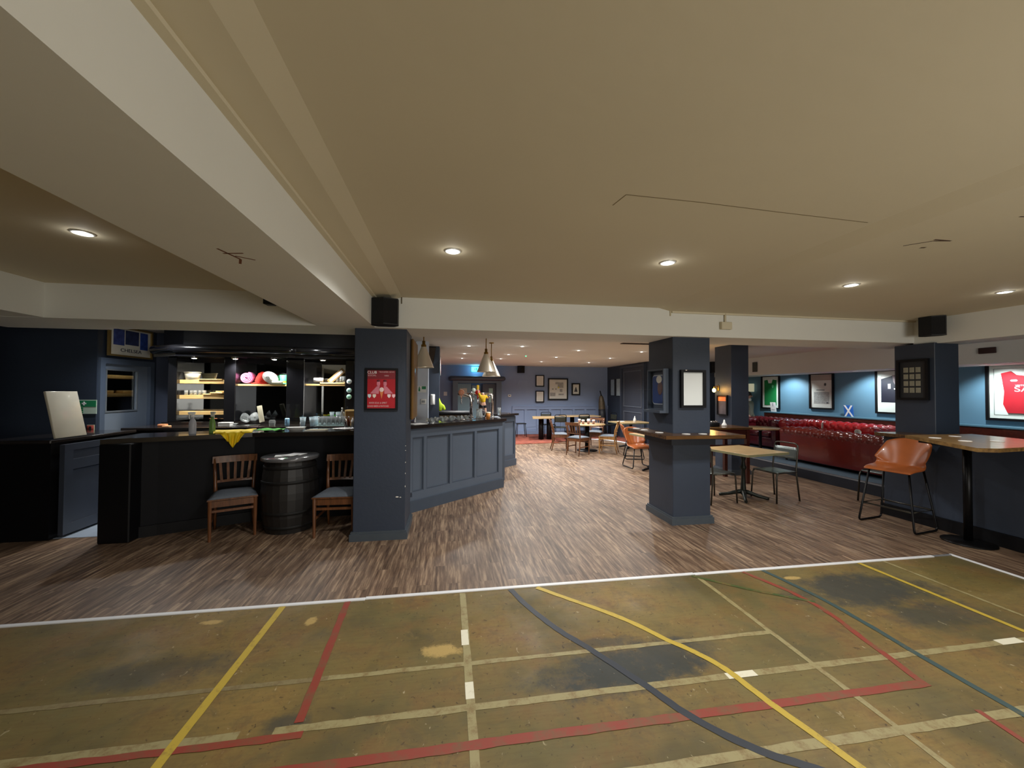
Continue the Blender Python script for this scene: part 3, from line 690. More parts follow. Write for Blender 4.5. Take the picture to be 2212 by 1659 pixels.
MB().lathe([(.08, .02), (.12, .006), (.125, .012), (.08, .03)], n=24, cap=False, sy=.7).build('brim', redf, t)
def rugby(label, loc, rot, m, m2, r=.085):
    t = thing('rugby_ball', label, 'ball', loc, 0, None, rot)
    MB().sph((0, 0, 0), r, 1.42, 1, 1, 24).build('ball', m, t)
    b = MB(); b.tube([(r*1.43*math.cos(a)*.98, 0, r*1.0*math.sin(a)) for a in [PI*i/14 for i in range(15)]][3:12], .004, 5); b.build('seam', m2, t)
    b = MB()
    for k, w_ in enumerate((.05, .07, .04)): b.box(-w_/2, -r*1.01, -.018+k*.016, w_/2, -r*.97, -.012+k*.016)
    b.build('print', m2, t)
    return t
rugby('white oval rugby ball with printed lettering on the middle bay shelf', (-2.72, 6.58, Z1+.098), (0, .55, 0), mat('white_ball', (214, 216, 208), .4), mat('black_print', (40, 44, 44), .5))
o = MB().rbox(-.07, -.04, 0, .07, .04, .05, .02, 3).build('folded_cloth', mat('cream_cloth', (206, 204, 178), .9)); put(o, 'cream folded cloth beneath the white rugby ball', 'cloth', (-2.6, 6.53, Z1))
def tophat(label, loc, m, m2, s=1.):
    t = thing('party_hat', label, 'hat', loc, 0)
    MB().lathe([(.0, .16*s), (.075*s, .16*s), (.062*s, .02)], n=24, cap=False).build('crown', m, t)
    MB().lathe([(.062*s, .02), (.105*s, .008), (.105*s, .0), (0, 0)], n=24, cap=False).build('brim', m, t)
    MB().lathe([(.0635*s, .02), (.068*s, .055*s)], n=24, cap=False).build('band', m2, t)
    return t
gd = mat('dark_green_felt', (22, 84, 50), .8, var=.1); gb = mat('bright_green_felt', (60, 196, 112), .7, var=.1); ye = mat('gold_band', (206, 190, 80), .5)
tophat('dark green party hat behind the white rugby ball', (-2.7, 6.765, Z1), gd, gb, .85); tophat('bright green party hat with a gold band beside the wide black post', (-2.55, 6.66, Z1), gb, ye, .9)
# right bay shelf
o = MB().lathe([(0, -.065), (.035, -.065), (.035, .065), (0, .065)], n=20, M=Matrix.Rotation(PI/2, 4, 'Y')).build('paper_roll', paper); put(o, 'white paper roll lying on the shelf of the glasses bay', 'paper roll', (-2.03, 6.6, 1.737+.025))
t = thing('leaning_picture', 'brown framed picture leaning sideways on the shelf of the glasses bay', 'picture', (-1.88, 6.62, 1.728), 0, None, (0, math.radians(48), 0))
MB().box(-.04, -.01, 0, .04, .01, .3).build('frame', boardw, t); MB().box(-.02, -.013, .03, .02, -.009, .27).build('print', paper, t)
for i, x in enumerate((-1.76, -1.7, -1.66)):
    o = tumbler(.026, .1, glass, 'wine_glass'); put(o, 'clear glass standing on the shelf above the row of tumblers', 'glass', (x, 6.64, 1.727), 0, 'glasses on the shelf of the glasses bay')
# back counter: left to right
ZB = 1.12
og = mat('orange_peel_plastic', (216, 140, 96), .6, var=.2)
t = thing('sponge_scourer', 'orange sponge block at the far end of the back counter beside the door', 'sponge', (-3.97, 6.25, 1.08)); MB().rbox(-.05, -.035, 0, .05, .035, .035, .01).build('block', og, t); 
o = MB().rbox(-.04, -.03, 0, .05, .03, .02, .008).build('wrapped_biscuit', mat('peach_wrapper', (236, 176, 128), .5)); put(o, 'small peach coloured packet in front of the orange sponge', 'packet', (-3.87, 6.16, 1.08))
t = thing('foam_box', 'white foam food box on the back counter below the lowest pine shelf', 'box', (-3.12, 6.16, 1.08)); MB().rbox(-.075, -.05, 0, .075, .05, .045, .006).build('body', whitep, t); MB().rbox(-.078, -.053, .045, .078, .053, .06, .005).build('lid', whitep, t)
# stacked glass bowls
def bowl(r, h, m=glass, name='glass_bowl'):
    return MB().lathe([(0, 0), (r*.45, 0), (r, h), (r-.004, h), (r*.42, .006), (0, .006)], n=28, cap=False).build(name, m)
for i, (x, y, z, r, tilt, lb) in enumerate(((-3.05, 6.45, 1.125, .075, 1.2, 'clear glass bowl tipped on its side by the middle bay'), (-2.87, 6.5, 1.125, .075, -1.0, 'clear glass bowl tipped towards the leaning board'), (-3.1, 6.25, 1.08, .09, 0, 'shallow clear glass dish standing upright in front of the tipped bowls'))):
    o = bowl(r, .07 if i < 2 else .035); o.rotation_euler = (tilt*.3, tilt, 0); o.location = (x, y, z+(r*.5 if i < 2 else 0)); tag(o, lb, 'bowl')
o = MB().rbox(-.16, -.09, 0, .16, .09, .012, .004).build('steel_tray', chrome); put(o, 'flat steel tray on the back counter under the tipped glass bowls', 'tray', (-2.9, 6.3, 1.08), .15)
o = MB().rbox(-.035, -.006, 0, .035, .006, .25, .003).build('leaning_board', mat('cream_laminate', (190, 184, 158), .5)); o.rotation_euler = (-.12, .22*-1, 0); o.location = (-2.76, 6.42, 1.12); tag(o, 'tall narrow cream board leaning at a slant in the middle bay', 'board')
o = MB().lathe([(0, 0), (.04, 0), (.045, .05), (.035, .075), (.037, .08), (0, .08)], n=20).build('glass_jar', glass); put(o, 'squat glass jar on the back counter between leaning board and blue can', 'jar', (-2.57, 6.3, 1.08))
t = thing('drinks_can', 'light blue drinks can on the back counter near the wide black post', 'can', (-2.32, 6.18, 1.08)); MB().lathe([(0, 0), (.026, 0), (.031, .008), (.031, .1), (.026, .112), (.022, .11), (0, .11)], n=24, cap=False).build('can', mat('blue_can', (150, 196, 226), .3, .3, var=.1), t)
text('lettering', 'Z', .05, mat('navy_print', (30, 60, 120), .5), t, (0, -.033, .06), (PI/2, 0, 0))
t = thing('salt_shaker', 'small white shaker beside the frosted cups on the back counter', 'shaker', (-2.17, 6.3, 1.08)); MB().lathe([(0, 0), (.018, 0), (.018, .035), (.012, .05)], n=16).build('body', whitep, t); MB().lathe([(.013, .05), (.013, .07), (0, .075)], n=16, cap=False).build('cap', chrome, t)
frost = mat('frosted_cup', (214, 232, 240), .35, var=.03, trans=.25)
for i, (x, y, lb) in enumerate(((-2.09, 6.13, 'frosted plastic pint cup, upright, beside the white shaker'), (-1.97, 6.15, 'frosted plastic cup standing next to the row of tumblers'), (-1.95, 6.27, 'frosted plastic cup tucked behind another at the end of the tumbler row'))):
    t = thing('plastic_cup', lb, 'cup', (x, y, 1.08)); MB().lathe([(0, 0), (.026, 0), (.04, .125), (.037, .125), (.024, .004), (0, .004)], n=24, cap=False).build('body', frost, t); MB().lathe([(.04, .118), (.043, .125), (.04, .13)], n=24, cap=False).build('rim', frost, t)
g0 = tumbler(.026, .125, glass); k = 0
for r_ in range(2):
    for i in range(6):
        o = g0 if k == 0 else g0.copy()
        if k: COL.objects.link(o)
        o.location = (-1.87+i*.06+.02*r_, 6.18+r_*.07, 1.085); k += 1
        tag(o, 'clear tumbler in the double row on the steel mat beside the wooden box', 'glass', 'tumblers in the double row')
o = MB().rbox(-.22, -.07, 0, .22, .09, .005, .002).build('bar_mat', mat('pale_bar_mat', (176, 204, 204), .4)); put(o, 'pale grey-green drip mat under the rows of tumblers', 'bar mat', (-1.7, 6.2, 1.08))
t = thing('cutlery_box', 'open pine box with an arched front holding bottles beside the badges post', 'box', (-1.47, 6.38, 1.08))
b = MB(); b.box(-.09, -.06, 0, .09, .06, .015); b.box(-.09, .05, 0, .09, .06, .22); b.box(-.09, -.06, 0, -.08, .06, .22); b.box(.075, -.06, 0, .09, .06, .22); b.box(-.09, -.06, .2, .09, .06, .22); b.build('carcass', shelfw, t)
def bottle(r, h, m, capm, label, loc):
    t = thing('spirit_bottle', label, 'bottle', loc)
    MB().lathe([(0, 0), (r, 0), (r, h*.62), (r*.45, h*.75), (r*.4, h*.93), (0, h*.93)], n=18, cap=False).build('body', m, t)
    MB().lathe([(r*.5, h*.9), (r*.5, h), (0, h)], n=14, cap=False).build('cap', capm, t); return t
amber = mat('amber_glass', (120, 60, 30), .1, trans=.4)
for i, (x, y) in enumerate(((-1.5, 6.12), (-1.45, 6.09), (-1.4, 6.12), (-1.35, 6.1), (-1.31, 6.13))):
    bottle(.02, .13+.01*(i % 2), [chrome, amber, paper, amber, chrome][i], [amber, chrome, chrome, mat('copper_cap', (160, 100, 70), .3, .8), chrome][i], ['steel topped bottle at the end of the tumbler row', 'amber bottle with steel cap in front of the pine box', 'white labelled bottle in front of the pine box', 'copper capped amber bottle in front of the pine box', 'steel bottle against the end post of the back bar'][i], (x, y, 1.08))
t = bottle(.03, .26, glass, chrome, 'tall clear decanter with a round stopper behind the small bottles', (-1.61, 6.36, 1.08))

# on the customer counter
def spray(label, loc, mb_, mh, rz=0):
    t = thing('spray_bottle', label, 'spray bottle', loc, rz)
    MB().lathe([(0, 0), (.034, 0), (.036, .01), (.036, .12), (.03, .155), (.014, .185), (.014, .2), (0, .2)], n=20, cap=False, sy=.8).build('body', mb_, t)
    b = MB(); b.rbox(-.014, -.012, .2, .014, .012, .235, .004); b.rbox(-.045, -.011, .232, .025, .011, .26, .006); b.build('trigger_head', mh, t)
    b = MB(); b.tube(rounded([(-.03, 0, .235), (-.035, 0, .2), (-.028, 0, .175)], .01), .005, 6); b.build('trigger', mh, t)
    return t
spray('white spray bottle with a curved trigger head at the bend of the bar', (-2.95, 5.13, 1.08), mat('translucent_white', (190, 192, 200), .35, trans=.2), whitep, .2)
spray('green spray bottle with a clear head beside the white one', (-2.78, 5.2, 1.08), mat('green_cleaner', (120, 160, 84), .25, trans=.3), clearp, 2.6)
def cloth(name, label, loc, m, nx=34, ny=26, w=.4, d=.3, seed=1, hang=0., lump=.02):
    rnd = random.Random(seed); b = MB(); V = []
    ph = [(rnd.uniform(4, 16), rnd.uniform(4, 16), rnd.uniform(0, 6)) for _ in range(6)]
    for j in range(ny+1):
        R = []
        for i in range(nx+1):
            u = i/nx; v = j/ny
            z = sum(math.sin(a*u+c*v+p) for a, c, p in ph)/6*lump+lump*1.1
            edge = .018*math.sin(17*u+3)+.012*math.sin(31*u)
            x = (u-.5)*w*(1+.1*math.sin(5*v+seed)); y = (v-.5)*d+edge*(1-v)
            if hang and v < .55:
                # hanging tongue in the middle
                k = (.55-v)/.55; c = max(0., 1-abs(u-.5)/(.36))**.5
                y = -.14-.022*math.sin(u*34+k)*min(1, k*3)-.02*k; z = -k*hang*c+ .012+.012*math.sin(u*23); x = (u-.5)*w*(.92-.45*k*(1-.2*c))
                if k < .08: z = .01; 
            R.append(b.bm.verts.new((x, y, max(z, .004) if not (hang and v < .55) else z)))
        V.append(R)
    for j in range(ny):
        for i in range(nx): b._f([V[j][i], V[j][i+1], V[j+1][i+1], V[j+1][i]], True)
    o = b.build(name, m); md = o.modifiers.new('thick', 'SOLIDIFY'); md.thickness = .003; md.offset = 1
    o.location = loc; return tag(o, label, 'cloth')
yel = mat('yellow_cloth', (236, 204, 24), .7, var=.12, scale=12)
o = cloth('bar_cloth', 'bright yellow cloth hanging over the front edge of the black bar', (-2.57, 5.25, 1.083), yel, 40, 30, .42, .26, 3, .17, .02); o.rotation_euler = (0, 0, .42)
cloth('bar_cloth', 'lime green cloth crumpled flat on the bar beside the yellow one', (-2.22, 5.4, 1.083), mat('green_cloth', (88, 196, 70), .75, var=.12), 30, 22, .3, .2, 8, 0, .018)
t = thing('white_tray', 'white oval plastic basket on the bar beside the green cloth', 'tray', (-1.93, 5.42, 1.08)); MB().lathe([(0, 0), (.075, 0), (.115, .045), (.12, .047), (.11, .047), (.072, .004), (0, .004)], n=32, cap=False, sy=.7).build('dish', whitep, t)
t = thing('paper_stack', 'low stack of papers lying on the bar between white tray and foil', 'papers', (-1.68, 5.42, 1.08)); MB().rbox(-.13, -.07, 0, .12, .07, .01, .002).build('sheet', paper, t); MB().rbox(-.1, -.08, .01, .13, .05, .016, .002).build('sheet', mat('beige_paper', (206, 196, 164), .8), t)
rnd = random.Random(5); b = MB()
tt = bmesh.new(); bmesh.ops.create_icosphere(tt, subdivisions=4, radius=1)
for v in tt.verts:
    n_ = math.sin(v.co.x*9+v.co.y*7)*math.cos(v.co.y*13+v.co.x*5)
    v.co = Vector((v.co.x*.16, v.co.y*.07, (v.co.z*.5+.5)*.035+n_*.006*(v.co.z > 0)))
b.merge(tt, None, False); o = b.build('foil_sheet', mat('crumpled_foil', (200, 196, 196), .2, .9, var=.2, bump=1., bscale=70)); put(o, 'crumpled silver foil on the bar against the poster pillar', 'foil', (-1.32, 5.4, 1.083))

# ------------------------------------------------------------------ BARREL TABLE and slat chairs
t = thing('barrel_table', 'dark barrel table with a round top between the two slat back chairs', 'barrel table', (-1.82, 4.97, 0))
bd = mat('dark_barrel_wood', (26, 24, 23), .5, var=.25, scale=10)
b = MB(); n = 24; prof = [(.25, 0), (.285, .18), (.3, .38), (.3, .45), (.285, .63), (.255, .8)]
b.lathe(prof, n=n, smooth=False); b.build('staves', bd, t)
b = MB()
for z in (.07, .23, .57, .73):
    r = .25+.05*math.sin(PI*z/.82)+.004; b.lathe([(r-.002, z-.018), (r+.003, z-.016), (r+.003, z+.016), (r-.002, z+.018)], n=32, cap=False)
b.build('hoop', mat('dark_hoop', (20, 19, 18), .6, var=.2, spec=.3), t)
b = MB(); b.lathe([(0, .8), (.29, .8), (.3, .805), (.3, .835), (.29, .84), (0, .84)], n=40, cap=False); b.build('table_top', mat('grey_glossy_top', (96, 96, 98), .15, var=.1, coat=.5), t)
for i, (x, y, rz, w) in enumerate(((-1.87, 4.93, .3, .2), (-1.76, 4.99, -.25, .17), (-1.8, 4.9, 1.1, .13))):
    o = MB().rbox(-w/2, -.07, 0, w/2, .07, .004, .001, 1).build('leaflet', paper); put(o, ['white leaflet lying crosswise, lowest of three on the barrel table', 'white leaflet on the barrel table towards the pillar', 'small white leaflet topmost on the barrel table'][i], 'leaflet', (x, y, .841+.0045*i), rz)

def slat_chair(label, loc, rz, wm, group=None, pad=pgrey):
    t = thing('dining_chair', label, 'chair', loc, rz, group)
    W = .21
    # seat pad (front is -Y)
    b = MB(); b.prism([(-.225, -.22), (.225, -.22), (.19, .2), (-.19, .2)], .425, .44); b.build('seat_frame', wm, t)
    b = MB(); tb = bmesh.new(); bmesh.ops.create_grid(tb, x_segments=10, y_segments=10, size=.5)
    for v in tb.verts:
        u, q = v.co.x*2, v.co.y*2; hw = .222-.017*(q+1)
        z = .044*(1-abs(u)**5)*(1-abs(q)**5); v.co = Vector((u*hw, q*.21, .442+z*.8))
    b.merge(tb); o = b.build('seat', pad, t); md = o.modifiers.new('thick', 'SOLIDIFY'); md.thickness = .012; md.offset = -1
    for s in (-1, 1):
        b = MB(); M_ = Matrix(((1, 0, 0, 0), (0, 1, 0, 0), (0, 0, 1, 0), (0, 0, 0, 1)))
        x = s*.2; b.lathe([(.014, 0), (.02, .3), (.022, .43)], x, -.195, 0, 8, None, False); b.build('leg', wm, t)
        b = MB(); pts = [(s*.185, .25, 0), (s*.18, .2, .2), (s*.178, .185, .43), (s*.185, .2, .6), (s*.2, .27, .82)]
        b.tube(pts, .018, 6, rr=[.013, .017, .02, .018, .014]); b.build('leg', wm, t)
    b = MB()
    for y0, z0, w in ((-.2, .40, .19), (.19, .40, .17)): b.box(-w, y0-.01, z0-.045, w, y0+.01, z0+.02)
    for s in (-1, 1): b.box(s*.19-.01, -.19, .36, s*.19+.01, .19, .42)
    b.build('apron', wm, t)
    b = MB(); b.box(-.19, -.205, .3, .19, -.185, .325); b.build('stretcher', wm, t)
    for s in (-1, 1):
        b = MB(); b.box(s*.188-.008, -.19, .2, s*.188+.008, .21, .222); b.build('stretcher', wm, t)
    # curved top rail and lower rail
    def rail(z0, z1, w, yb, cur):
        b = MB(); k = 10; F_, B_ = [], []
        for i in range(k+1):
            u = -1+2*i/k; x = u*w; y = yb+cur*(1-u*u)
            F_.append((b.bm.verts.new((x, y-.011, z0)), b.bm.verts.new((x, y-.011+.014, z1)))); B_.append((b.bm.verts.new((x, y+.011, z0)), b.bm.verts.new((x, y+.011+.014, z1))))
        for i in range(k):
            b._f([F_[i][0], F_[i+1][0], F_[i+1][1], F_[i][1]]); b._f([B_[i+1][0], B_[i][0], B_[i][1], B_[i+1][1]]); b._f([F_[i][1], F_[i+1][1], B_[i+1][1], B_[i][1]]); b._f([F_[i+1][0], F_[i][0], B_[i][0], B_[i+1][0]])
        for i in (0, k): b._f([F_[i][0], F_[i][1], B_[i][1], B_[i][0]])
        return b
    rail(.755, .83, .215, .25, .03).build('top_rail', wm, t); rail(.54, .565, .175, .195, .02).build('lower_rail', wm, t)
    for i in range(5):
        u = (i-2)/2.; x0 = u*.125; x1 = u*.145
        b = MB(); y0 = .195+.02*(1-u*u*.6); y1 = .25+.03*(1-u*u*.6)
        for (xa, ya, za) in (): pass
        P = [(x0, y0, .56), ((x0+x1)/2, (y0+y1)/2+.005, .66), (x1, y1+.004, .765)]
        for (a, c) in zip(P, P[1:]):
            q = [b.bm.verts.new((a[0]-.013, a[1]-.006, a[2])), b.bm.verts.new((a[0]+.013, a[1]-.006, a[2])), b.bm.verts.new((a[0]+.013, a[1]+.006, a[2])), b.bm.verts.new((a[0]-.013, a[1]+.006, a[2]))]
            r_ = [b.bm.verts.new((c[0]-.013, c[1]-.006, c[2])), b.bm.verts.new((c[0]+.013, c[1]-.006, c[2])), b.bm.verts.new((c[0]+.013, c[1]+.006, c[2])), b.bm.verts.new((c[0]-.013, c[1]+.006, c[2]))]
            for k in range(4): b._f([q[k], q[(k+1) % 4], r_[(k+1) % 4], r_[k]])
        b.build('slat', wm, t)
    return t
c0 = slat_chair('brown slat back chair with a grey pad at the barrel table, under the yellow cloth', (-2.37, 4.87, 0), .42, chairw)
dup(c0, (-1.225, 4.76, 0), -.02, 'brown slat back chair with a grey pad between barrel table and poster pillar')

# ------------------------------------------------------------------ POSTER PILLAR things
t = panel_sign('football_poster', 'red ice cream football poster in a black frame on the pillar beside the bar', 'poster', (-.715, 4.414, 1.615), .295, .41, mat('poster_red', (172, 34, 44), .35, var=.15, scale=6), frame=black, fw=.022)
MB().box(-.147, -.0095, .11, .147, -.008, .205).build('banner', mat('poster_dark_red', (128, 36, 46), .4), t)
text('lettering', 'CLUB', .04, paper, t, (-.1, -.0095, .18), (PI/2, 0, 0)); text('lettering', 'SOCIAL', .026, mat('poster_pink_text', (220, 180, 180), .5), t, (-.1, -.0095, .148), (PI/2, 0, 0))
text('lettering', 'TRANSFER NEWS', .021, MATS['poster_pink_text'], t, (.05, -.0095, .185), (PI/2, 0, 0)); text('lettering', 'HERE', .02, MATS['poster_pink_text'], t, (.05, -.0095, .145), (PI/2, 0, 0))
skin = mat('poster_pink', (206, 120, 136), .5, var=.25, scale=20)
b = MB().use(skin)
for s in (-1, 1): 
    b.sph((s*.034, -.009, .06), 1, .019, .002, .032, 14); b.poly([(s*.02, -.0095, .035), (s*.052, -.0095, .03), (s*.118, -.0095, -.045), (s*.03, -.0095, -.05)])
b.build('figure_pair', None, t)
b = MB().use(mat('hair_dark_print', (90, 20, 34), .5))
for s in (-1, 1): b.sph((s*.034, -.0095, .09), 1, .019, .002, .012, 12)
b.build('hair_print', None, t)
b = MB().use(mat('cone_white', (232, 206, 200), .5)); b.sph((0, -.012, -.005), 1, .024, .002, .026, 14); b.use(mat('cone_orange', (214, 120, 70), .5)); b.poly([(-.02, -.0125, -.02), (0, -.0125, -.105), (.02, -.0125, -.02)]); b.build('ice_cream_cone', None, t)
for i, x in enumerate((-.125, -.075, .078, .126)):
    b = MB(); b.prism([(-.017, .018), (-.017, -.005), (0, -.024), (.017, -.005), (.017, .018)], 0, .003, Matrix.Translation((x, -.009, -.072)) @ Matrix.Rotation(PI/2, 4, 'X')); b.build('club_shield', mat('shield_%d' % i, [(200, 216, 220), (226, 214, 200), (232, 214, 214), (244, 190, 196)][i], .5), t)
text('lettering', 'RIVER SOUL & SPIRIT', .026, MATS['poster_pink_text'], t, (-.035, -.0095, -.148), (PI/2, 0, 0), squash=.78); text('lettering', 'GOOD BEER & MATCHES', .026, MATS['poster_pink_text'], t, (-.035, -.0095, -.183), (PI/2, 0, 0), squash=.76)
# board fixed on the pillar flank, chrome upright behind it
o = MB().rbox(-.018, 0, 0, .018, .62, .98, .02, 3).build('menu_board', boardw); put(o, 'tall brown wooden board fixed to the flank of the poster pillar above the bar', 'board', (-.438, 4.86, 1.25))
o = MB().rbox(-.012, 0, 0, .012, .05, .98, .004).build('steel_upright', chrome); put(o, 'slim polished steel upright beside the brown board on the bar end', 'upright', (-.46, 5.6, 1.16))

def speaker(label, loc, rz, w=.27, d=.2, h=.27, tilt=0.):
    t = thing('wall_speaker', label, 'speaker', loc, rz)
    b = MB(); b.prism([(-w/2, d*.15), (-w*.5, -d*.2), (0, -d*.5), (w*.5, -d*.2), (w/2, d*.15), (w*.3, d*.5), (-w*.3, d*.5)], -h/2, h/2); b.build('cabinet', mat('speaker_black', (10, 10, 12), .6), t)
    b = MB(); b.tube([(0, d*.5, 0), (0, d*.5+.05, 0)], .015); b.build('bracket', blackm, t)
    b = MB(); b.prism([(-w*.49, -d*.205), (0, -d*.505), (w*.49, -d*.205), (w*.49, -d*.22), (0, -d*.52), (-w*.49, -d*.22)], -h*.46, h*.46); b.build('grille', mat('grille_cloth', (16, 16, 18), .9, bump=.6, bscale=300), t)
    return t
speaker('black angular speaker high in the corner above the poster pillar', (-.655, 4.18, 2.405), 0)
t = speaker('black square speaker high on the side beam corner', (5.98, 4.02, 2.44), math.radians(-62), .24, .16, .24)
speaker('small black speaker high on the blue far wall', (2.6, 14.14, 2.42), 0, .26, .2, .3)
speaker('small black speaker high on the lounge end wall, in the gap between two pillars', (7.97, 10.85, 2.36), 0, .2, .2, .33)
t = thing('vent_box', 'dark bracket hanging under the ceiling bay beside the deep beam', 'bracket', (-1.66, 4.0, 2.45))
MB().rbox(-.05, -.05, -.05, .03, .05, .04, .006).build('body', black, t); b = MB(); b.tube([(0, 0, 0), (.28, .2, -.02)], .012); b.build('arm', blackm, t)
t = thing('junction_box', 'cream junction box with a short conduit on the cross beam face', 'junction box', (3.325, 4.325, 2.41)); b = MB(); b.rbox(-.07, -.045, -.045, .07, 0, .045, .006); b.build('box', cream, t); b = MB(); b.tube([(0, -.012, .04), (0, -.012, .15)], .012); b.build('conduit', cream, t)
# cable dangling on beam
b = MB(); b.tube(rounded([(-.505, 4.32, 2.6), (-.505, 4.32, 2.53)], .01), .006, 6); o = b.build('speaker_cable', mat('grey_cable', (120, 110, 90), .6)); tag(o, 'thin cable dropping from the ceiling beside the corner speaker', 'cable')

# ------------------------------------------------------------------ BAR: pub side
def frame_pts(A, ang, pts):
    c, s = math.cos(ang), math.sin(ang); return [(A[0]+x*c-y*s, A[1]+x*s+y*c) for x, y in pts]
t = thing('panelled_bar', 'slate grey panelled bar front angled away from the poster pillar, beer taps on top', 'bar counter', (-.49, 5.33, 0), math.radians(41.2))
Lb = 1.835
b = MB(); b.prism([(-.25, .04), (0, .02), (Lb, .02), (Lb, .5), (.1, .5)], 0, 1.08); b.build('carcass', slate, t)
b = MB()
for x0, x1 in ((-.02, .03), (.215, .262), (.685, .725), (1.185, 1.23), (1.745, Lb)): b.box(x0, 0, .2, x1, .02, .98)
b.box(-.02, 0, .98, Lb, .02, 1.08); b.box(-.02, 0, .14, Lb, .02, .26); b.build('stile', slate, t)
b = MB()
for x0, x1 in ((.03, .215), (.262, .685), (.725, 1.185), (1.23, 1.745)):
    for q in ((x0, .26, x0+.014, .98), (x1-.014, .26, x1, .98), (x0, .26, x1, .274), (x0, .966, x1, .98)): b.box(q[0], .006, q[1], q[2], .022, q[3])
b.build('moulding', slated, t)
b = MB(); b.box(-.03, -.022, 0, Lb+.02, .02, .13); b.prism([(-.03, -.022), (Lb+.02, -.022), (Lb+.02, -.008), (-.03, -.008)], .13, .15); b.build('skirting_board', slated, t)
b = MB(); b.prism([(-.3, -.04), (Lb+.06, -.04), (Lb+.1, .0), (Lb+.1, .62), (1.4, .75), (.0, .62), (-.55, .3)], 1.1, 1.145); b.build('counter_top', bartop, t)
b = MB(); b.prism([(-.2, -.015), (Lb+.04, -.015), (Lb+.04, .05), (-.2, .05)], 1.08, 1.1); b.build('top_moulding', slated, t)
t = thing('bar_return', 'far section of the slate panelled bar, stepping out beyond the angled front', 'bar counter', (1.1, 8.16, 0), math.radians(43))
b = MB(); b.prism([(-.05, .02), (.46, .02), (.46, .5), (-.05, .5)], 0, 1.08); b.build('carcass', slate, t)
b = MB(); 
for x0, x1 in ((-.02, .03), (.42, .47)): b.box(x0, 0, .15, x1, .02, 1.06)
b.box(0, 0, .95, .46, .02, 1.06); b.box(0, 0, .14, .46, .02, .24); b.build('stile', slated, t)
b = MB(); b.box(-.03, -.02, 0, .48, .02, .14); b.build('skirting_board', slated, t)
b = MB(); b.prism([(-.1, -.05), (.52, -.05), (.52, .55), (-.1, .55)], 1.08, 1.12); b.build('counter_top', bartop, t)
# link behind between both sections, and inner serving counter
o = MB().rbox(.55, 7.0, 0, 1.0, 8.02, 1.09, .01, 1, None, False).build('bar_side_unit', slated); tag(o, 'dark slate side unit joining the two panelled bar sections', 'bar unit')
t = thing('rear_counter', 'black edged inner serving counter with a pale wooden shelf below, behind the beer taps', 'counter', (-.02, 8.6, 0))
b = MB(); b.rbox(-.4, -.2, 1.09, .5, .3, 1.16, .03, 3); b.build('counter_top', black, t); b = MB(); b.box(-.38, -.06, .3, .45, -.02, 1.085); b.build('shelf_front', mat('pale_ply', (158, 140, 108), .6, var=.1), t); b = MB(); b.box(-.38, -.02, 0, .45, .25, 1.09); b.build('body', black, t)

# things on the pub side counter: work in world space, z of top 1.145
ZT = 1.146
def beer_font(label, loc, rz, badges):
    t = thing('beer_font', label, 'beer tap', loc, rz)
    b = MB(); b.tube(rounded([(-.07, 0, 0), (-.07, 0, .36), (-.2, 0, .41), (-.3, 0, .4)], .1, 8), .028, 14); b.build('column', chrome, t)
    b = MB(); b.tube(rounded([(.08, 0, 0), (.08, 0, .34), (.0, 0, .42), (-.14, 0, .4)], .1, 8), .026, 14); b.build('column', chrome, t)
    MB().lathe([(0, 0), (.05, 0), (.045, .012), (.03, .02)], -.07, 0, 0, 20).build('flange', chrome, t); MB().lathe([(0, 0), (.05, 0), (.045, .012), (.03, .02)], .08, 0, 0, 20).build('flange', chrome, t)
    for i, (x, z, m, s) in enumerate(badges):
        c_ = MB(); c_.lathe([(0, .02), (.04*s, .018), (.045*s, 0), (0, 0)], n=20, cap=False, M=Matrix.Translation((x, -.04, z)) @ Matrix.Rotation(PI/2, 4, 'X')); c_.tube([(x, -.02, z-.03), (x, -.02, z-.1)], .008); c_.build('lens_badge', m, t)
        MB().tube([(x, -.01, z-.1), (x, -.06, z-.14), (x, -.06, z-.2)], .009).build('nozzle', chrome, t)
    return t
rb = mat('red_badge', (196, 40, 36), .3); pb = mat('peach_badge', (220, 150, 120), .35); wb = mat('pale_badge', (214, 232, 226), .3)
beer_font('curved chrome beer font with red and peach round badges', (.45, 6.8, ZT), .0, [(-.24, .43, pb, 1.15), (-.03, .47, wb, .8), (.04, .43, rb, 1.0)])
t = thing('beer_font', 'plain chrome T shaped beer font behind the yellow shirted bar figure', 'beer tap', (.76, 6.95, ZT))
b = MB(); b.tube(rounded([(0, 0, 0), (0, 0, .4), (-.26, 0, .4)], .05, 6), .026, 14); b.build('column', chrome, t); MB().lathe([(0, 0), (.05, 0), (.03, .02)], n=20).build('flange', chrome, t)
MB().rbox(-.275, -.02, .42, -.235, .02, .56, .008).build('lens_badge', mat('yellow_badge', (232, 186, 30), .35), t)

